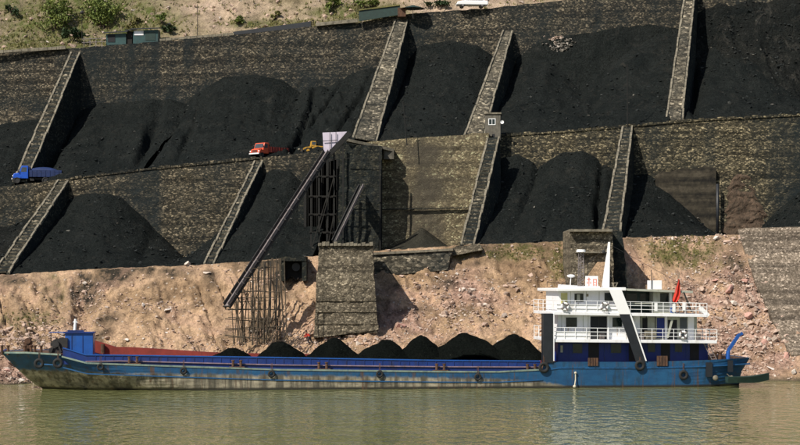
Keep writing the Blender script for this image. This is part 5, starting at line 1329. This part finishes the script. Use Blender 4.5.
# fittings on the bulwark under the doors
for (a, b, y0, y1) in ((588, 598.5, 358, 366), (657, 668, 356, 366)):
    mb = MB()
    for k in range(4):
        g = bx(a + k*(b-a)/4 + .2, a + (k+1)*(b-a)/4 - .4, y0, y1, -.16, -.02); mb.add(g.v, g.f)
    part('boarding_grating', mb, 'rust', ship)
for a in (570.5, 586, 599, 614.5): spart('wall_seam', (a, a + .4, 291.5, 312, IN - .02, IN + .05), 'cream', h2)
for a in (561.5, 583, 588, 626, 633.5): spart('wall_seam', (a, a + .4, 315.5, 340, IN - .02, IN + .05), 'cream', h1)
for (a, w_, y0, y1, h_) in ((578, .5, 302.6, 311, h2), (609, .4, 302.6, 309, h2), (568, .5, 327.5, 337, h1), (575, .4, 327.5, 333, h1), (617, .5, 327.5, 336, h1)):
    spart('rust_streak', (a, a + w_, y0, y1, IN - .012, IN + .02), 'rust_pale', h_)
mb = MB(); mb.tube(S(609, 244, 3), S(690, 289, 3), .018, n=4); part('stay_wire', mb, 'grey_dark', ship)
mb = MB(); mb.tube(S(608.6, 246, 3), S(560, 286, 5), .018, n=4); part('stay_wire', mb, 'grey_dark', ship)
mb = MB(); mb.tube(S(75, 322, 4.2), S(10, 352, 3.5), .018, n=4); part('stay_wire', mb, 'grey_dark', ship)
# railings
def railing(px0, px1, yt0, yb0, yt1, yb1, y0, nposts, name='railing', ends=True, rails=3, mat='white_clean'):
    a0, a1 = S(px0, yt0, y0), S(px0, yb0, y0); b0, b1 = S(px1, yt1, y0), S(px1, yb1, y0); mb = MB()
    for k in range(rails):
        f = k / rails; mb.tube(a0.lerp(a1, f), b0.lerp(b1, f), .03, n=6)
    for k in range(nposts + 1):
        f = k / nposts; mb.tube(a0.lerp(b0, f), a1.lerp(b1, f), .03, n=6)
    if ends:
        for (t0, t1) in ((a0, a1), (b0, b1)):
            u = Vector((0, BEAM - .4 - y0, 0))
            for k in range(rails): f = k / rails; q = t0.lerp(t1, f); mb.tube(q, q + u, .035, n=6)
            for k in range(1, 5): mb.tube(t0 + u*k/4, t1 + u*k/4, .035, n=6)
    part(name, mb, mat, ship)
railing(553, 707, 300.2, 311.9, 303.5, 314.3, .06, 14)
railing(553.5, 717, 327.6, 339.3, 329.8, 340.8, .06, 15)
# sheet screens behind the rails: pale canvas on the bridge deck
spart('canvas_screen', (557, 618, 304.5, 311.8, .12, .15), 'white_paint'); spart('canvas_screen', (556, 590, 331.5, 339.2, .12, .15), 'white_paint')
# black corner post, slanted boom
spart('corner_post', (543.3, 553.3, 313.6, 363, -.12, .9), 'black_paint', bevel=.03)
spart('post_rim', (553.35, 554.4, 313.6, 361, -.14, .9), 'white_paint')
def slant(px_t0, px_t1, yt, px_b0, px_b1, yb, y0, y1, name, mat):
    a, b = S(px_t0, yt, y0), S(px_t1, yt, y0); c, d = S(px_b0, yb, y0), S(px_b1, yb, y0); u = Vector((0, y1 - y0, 0))
    mb = MB(); mb.hexa([c, d, d + u, c + u], [a, b, b + u, a + u]); return part(name, mb, mat, ship)
slant(609, 621.5, 289.5, 619.6, 631.2, 314.2, -.14, -.02, 'upper_brace', 'white_clean')
slant(619.8, 629.6, 314.4, 636.5, 645.5, 363, -.14, -.02, 'lower_brace', 'black_paint'); slant(629.7, 631.2, 314.4, 645.6, 646.8, 361, -.145, .04, 'brace_edge', 'white_clean')
spart('awning_stay', (622, 653, 303, 304, 1.0, 1.1), 'cream')
# slanted tripod legs aft
slant(675, 677, 306, 666.5, 668.5, 338, .3, .4, 'flag_stay', 'cream'); slant(676, 677.5, 300, 684, 685.5, 312, .3, .4, 'flag_stay', 'grey_dark')
slant(683, 684.5, 292, 691, 692.5, 312, .4, .5, 'aft_stay', 'grey_dark')
spart('deck_locker', (646, 656, 331, 339.5, .5, 1.2), 'coping'); spart('deck_locker', (672, 676, 308, 313, .3, .9), 'blue_bright')
for (a, y) in ((654.5, 307), (672.5, 308), (682.5, 306.5)): spart('fender_board', (a, a + 3, y - 4, y + 4, .0, .05), 'white_clean')
for (a) in (600.5, 640, 697): spart('deck_box', (a, a + 4, 334, 340, .5, 1.0), 'steel')
mb = MB(); a, b = S(700, 308, .3), S(708, 316, .3); mb.beam(a, b, .5, .4); part('searchlight', mb, 'white_clean', ship)
# aft ladder
mb = MB(); a, b = S(703, 342, .4), S(712, 360, .4)
for s in (0, .5): mb.beam(a + Vector((s, 0, 0)), b + Vector((s, 0, 0)), .08)
for k in range(7): q = a.lerp(b, k/6.5 + .03); mb.beam(q, q + Vector((.5, 0, 0)), .06)
part('ladder', mb, 'steel', ship)
# masts and roof gear
zr = lambda px: sz(px, 288, 3)
q0, q1 = S(606, 289, 3.0), S(609, 242, 3.0)
mb = MB(); mb.hexa([q0 + Vector((-.42, -.3, 0)), q0 + Vector((.28, -.3, 0)), q0 + Vector((.28, .3, 0)), q0 + Vector((-.42, .3, 0))], [q1 + Vector((-.08, -.08, 0)), q1 + Vector((.1, -.08, 0)), q1 + Vector((.1, .08, 0)), q1 + Vector((-.08, .08, 0))])
mst = part('main_mast', mb, 'white_clean', ship); mb = MB(); c = S(603.5, 253, 3); mb.beam(c, S(609, 252, 3), .12); mb.ball(c + Vector((0, 0, .15)), .18); part('mast_light', mb, 'grey_dark', mst)
mb = MB(); a = S(581, 289, 2.6); b = S(581, 252, 2.6)
for dx, dy in ((-.32, 0), (.32, 0), (0, .5)): mb.tube(a + Vector((dx, dy, 0)), b + Vector((dx*.75, dy*.75, 0)), .045, n=6)
for k in range(12):
    f = k/12; s = 1 if k % 2 else -1; mb.tube(a.lerp(b, f) + Vector((.3*s, 0, 0)), a.lerp(b, f + 1/12) + Vector((-.3*s, 0, 0)), .03, n=5); mb.tube(a.lerp(b, f) + Vector((-.3, 0, 0)), a.lerp(b, f) + Vector((.3, 0, 0)), .03, n=5)
lm = part('lattice_mast', mb, 'steel', ship); mb = MB(); mb.tube(b, b + Vector((0, 0, .25)), .48, .42, 14); part('radar_dome', mb, 'white_clean', lm)
# bell-shaped gear, panel, v-stand, box
mb = MB(); c = S(571, 276, 3); mb.ball(c, .42, .3, .16); mb.tube(c + Vector((-.1, 0, -1.2)), c, .04); part('radar_scanner', mb, 'white_clean', ship)
f = spart('signal_board', (585.5, 598, 276, 288.5, 2.2, 2.28), 'white_clean')
for (a, b_, y0, y1) in ((586.8, 590.8, 279, 279.7), (588.5, 589.3, 277.5, 287), (587, 587.7, 281.5, 284), (590.2, 590.9, 281.5, 284), (593, 593.8, 279, 287), (596, 596.8, 279, 287), (593.8, 596, 279, 279.8), (594.2, 595.6, 282, 282.7), (594.2, 595.6, 284.6, 285.3)): part('painted_mark', bx(a, b_, y0, y1, 2.17, 2.195), 'faded_red', f)
mb = MB(); mb.beam(S(612, 282.5, 2), S(614.7, 288.5, 2), .1); mb.beam(S(617.5, 282.5, 2), S(614.9, 288.5, 2), .1); mb.beam(S(611.5, 283, 2), S(618, 283, 2), .08); part('antenna_stand', mb, 'coping', ship)
tk = spart('roof_tank', (651, 662, 280.5, 289.5, 1.5, 3.0), 'white_clean', bevel=.03); mb = MB(); mb.tube(S(651.5, 289, 1.4), S(651.5, 270, 1.4), .04, n=6); part('whip_aerial', mb, 'grey_dark', ship)
mb = MB(); mb.tube(S(588, 288, 4), S(588, 262, 4), .03, n=5); part('whip_aerial', mb, 'grey_dark', ship)
mb = MB()
for k in range(7): mb.tube(S(547 + k*5, 286.8, 5.8), S(547 + k*5, 282 + k*.4, 5.8), .03, n=5)
mb.tube(S(547, 282.2, 5.8), S(577, 284.2, 5.8), .03, n=5); part('roof_rail', mb, 'timber_dark', ship)
# flag
fl = thing('flag', 'red flag hanging limp from a slanted staff at the stern end of the wheelhouse roof', 'flag', tuple(ORG + Matrix.Rotation(TH, 3, 'Z') @ S(672, 312, .3)), TH)
base = S(672, 312, .3); mb = MB(); mb.tube(S(672, 312, .3) - base, S(679.5, 272, .3) - base, .05, .03, 6); part('staff', mb, 'coping', fl)
mb = MB(); vs = []
ptsL = [(678.4, 279), (676.2, 287), (675, 293), (672.6, 300), (673.4, 303)]; ptsR = [(679.8, 280), (679.6, 286), (679.8, 293), (678.8, 299), (675.6, 303)]
for k in range(5):
    for i in range(6):
        f = i/5; q = S(ptsL[k][0] + (ptsR[k][0]-ptsL[k][0])*f, ptsL[k][1] + (ptsR[k][1]-ptsL[k][1])*f, .25) - base; q.y += .16*math.sin(f*9 + k*.8); vs.append(q)
mb.add(vs, grid(5, 6)); c = part('cloth', mb, 'red_flag', fl, smooth=True); sd = c.modifiers.new('solid', 'SOLIDIFY'); sd.thickness = .02

def on_ship(v): return tuple(ORG + Matrix.Rotation(TH, 3, 'Z') @ Vector(v))
# life rings
def ring(px, py, y0, label):
    t = thing('life_ring', label, 'life ring', on_ship(S(px, py, y0)), TH, 'life rings on the rails')
    mb = MB(); mb.torus((0, 0, 0), .32, .11, n=20, k=8); part('ring', mb, 'white_clean', t, smooth=True)
    mb = MB()
    for k in range(4): a = k*math.pi/2 + .6; mb.tube((math.cos(a)*.19, -.02, math.sin(a)*.19), (math.cos(a)*.45, -.02, math.sin(a)*.45), .125, n=8)
    part('bands', mb, 'steel', t)
ring(565, 306.5, -.12, 'life ring on the upper rail in front of the yellow door'); ring(604.5, 306.5, -.12, 'life ring on the upper rail just left of the white brace'); ring(683, 335, -.12, 'life ring on the middle rail at the stern end')
# tyre fenders
def tyre(px, py, r, label):
    s = sx(px); yn = np.interp(s, [q[0] for q in near], [q[1] for q in near]) ; k = sY(s)/F
    t = thing('tyre_fender', label, 'tyre', on_ship((s, yn - .20, sz(px, py))), TH, 'tyre fenders on the near side of the ship')
    R0 = r*k; mb = MB(); mb.torus((0, 0, 0), R0*.7, R0*.3, n=22, k=10, flat=.8); part('tyre', mb, 'rubber', t, smooth=True)
    mb = MB(); mb.tube((-.05, .02, R0*.6), (-.03, .12, R0 + .7), .025, n=5); mb.tube((.05, .02, R0*.6), (.08, .12, R0 + .7), .025, n=5); part('hanging_rope', mb, 'rust', t)
tyre(38, 364, 5.2, 'tyre fender nearest the bow'); tyre(57.5, 363.5, 5.2, 'tyre fender below the windlass, second from the bow'); tyre(100.5, 367, 3.6, 'small tyre fender below the bow cabin end of the hold')
tyre(183.5, 371, 3.6, 'small tyre fender below the empty red part of the hold'); tyre(271.5, 374, 3.8, 'small tyre fender below the second coal pile'); tyre(379.5, 374, 3.8, 'small tyre fender below the flat-topped coal pile')
tyre(477.5, 377, 3.8, 'small tyre fender below the broad tall coal pile'); tyre(543.5, 367.5, 5.6, 'big tyre fender at the foot of the black corner post'); tyre(639.5, 365.5, 5.4, 'big tyre fender at the foot of the slanted brace')
tyre(683, 375, 5.0, 'dark tyre fender low on the hull under the flag')
# mooring rope with a white knot, stern gear
mb = MB(); a = S(575.5, 373, -.12); b = S(574.5, 386.5, -.7); mb.tube(a, S(575.5, 380, -.2), .06, n=6); mb.tube(S(575.5, 380, -.2), b, .06, n=6); mb.ball(a, .14); mb.ball(b, .16)
single('mooring_rope', mb, 'rope', (0, 0, 0), 'pale rope hanging from the hull into the water below the black doorways', 'rope')
o = bpy.data.objects['mooring_rope']; o.location = on_ship(S(575, 380, -.2))
me = o.data; off = S(575, 380, -.2)
for v in me.vertices: v.co -= off
o.rotation_euler = (0, 0, TH)
mb = MB(); a = S(727.5, 357, 1.2); b = S(728.2, 350.5, 1.2); c = S(738.5, 335.5, 1.2); d = S(742.5, 333.2, 1.2)
mb.tube(a - Vector((0, 0, .5)), b, .26, .2, 10); mb.beam(b, c, .3, .3); mb.beam(c - Vector((.05, 0, .03)), d, .22, .26); part('stern_crane', mb, 'blue_bright', ship)
for a, yl in ((715, .8), (720, .8)):
    q = S(a, 359, yl); mb = MB(); mb.tube((q.x, yl, q.z - .2), (q.x, yl, q.z + .6), .2, n=10); mb.tube((q.x, yl, q.z + .6), (q.x, yl, q.z + .72), .27, n=10); part('stern_bollard', mb, 'rust', ship)
mb = MB(); mb.ball(S(715.5, 378, -.1), .28, .15, .28); mb.ball(S(731.5, 378.5, -.15), .26, .15, .3); mb.tube(S(731, 378, -.12), S(727, 374, -.12), .05); part('exhaust_outlet', mb, 'coping', ship)
part('side_box', bx(706, 712.5, 362.5, 377, -.14, .02), 'black_paint', ship); part('side_box', bx(728, 733, 360.5, 372, -.14, .02), 'black_paint', ship)
# small skiff tied at the stern
sk0 = S(729, 380, -1.0); t = thing('skiff', 'small dark green pointed skiff floating at the stern of the barge', 'boat', on_ship(S(748, 381, -1.2)), TH)
n = 14; mb = MB(); vs = []; L = 4.4
for i in range(n + 1):
    f = i/n; x = -L/2 + L*f; hb = .75*(1 - max(0, (f - .35)/.65)**2.2)*(.8 + .2*min(1, f*4)); zt = .42 + .55*max(0, f - .35)**1.6*1.4 ; kb = -.18 + .55*max(0, f - .6)**1.3*1.6
    kb = min(kb, zt - .06); vs += [(x, -hb, zt), (x, -hb*.72, kb), (x, hb*.72, kb), (x, hb, zt), (x, hb*.86, zt - .02), (x, hb*.6, kb + .08), (x, -hb*.6, kb + .08), (x, -hb*.86, zt - .02)]
fs = []
for i in range(n):
    for j in range(8): fs.append((i*8 + j, (i+1)*8 + j, (i+1)*8 + (j+1) % 8, i*8 + (j+1) % 8))
fs += [tuple(range(8))[::-1], tuple(n*8 + k for k in range(8))]
mb.add(vs, fs); part('skiff_hull', mb, 'dark_green', t)
for x in (-1.2, .2):
    mb = MB(); mb.box(x - .12, x + .12, -.62, .62, .26, .31); part('thwart', mb, 'timber', t)
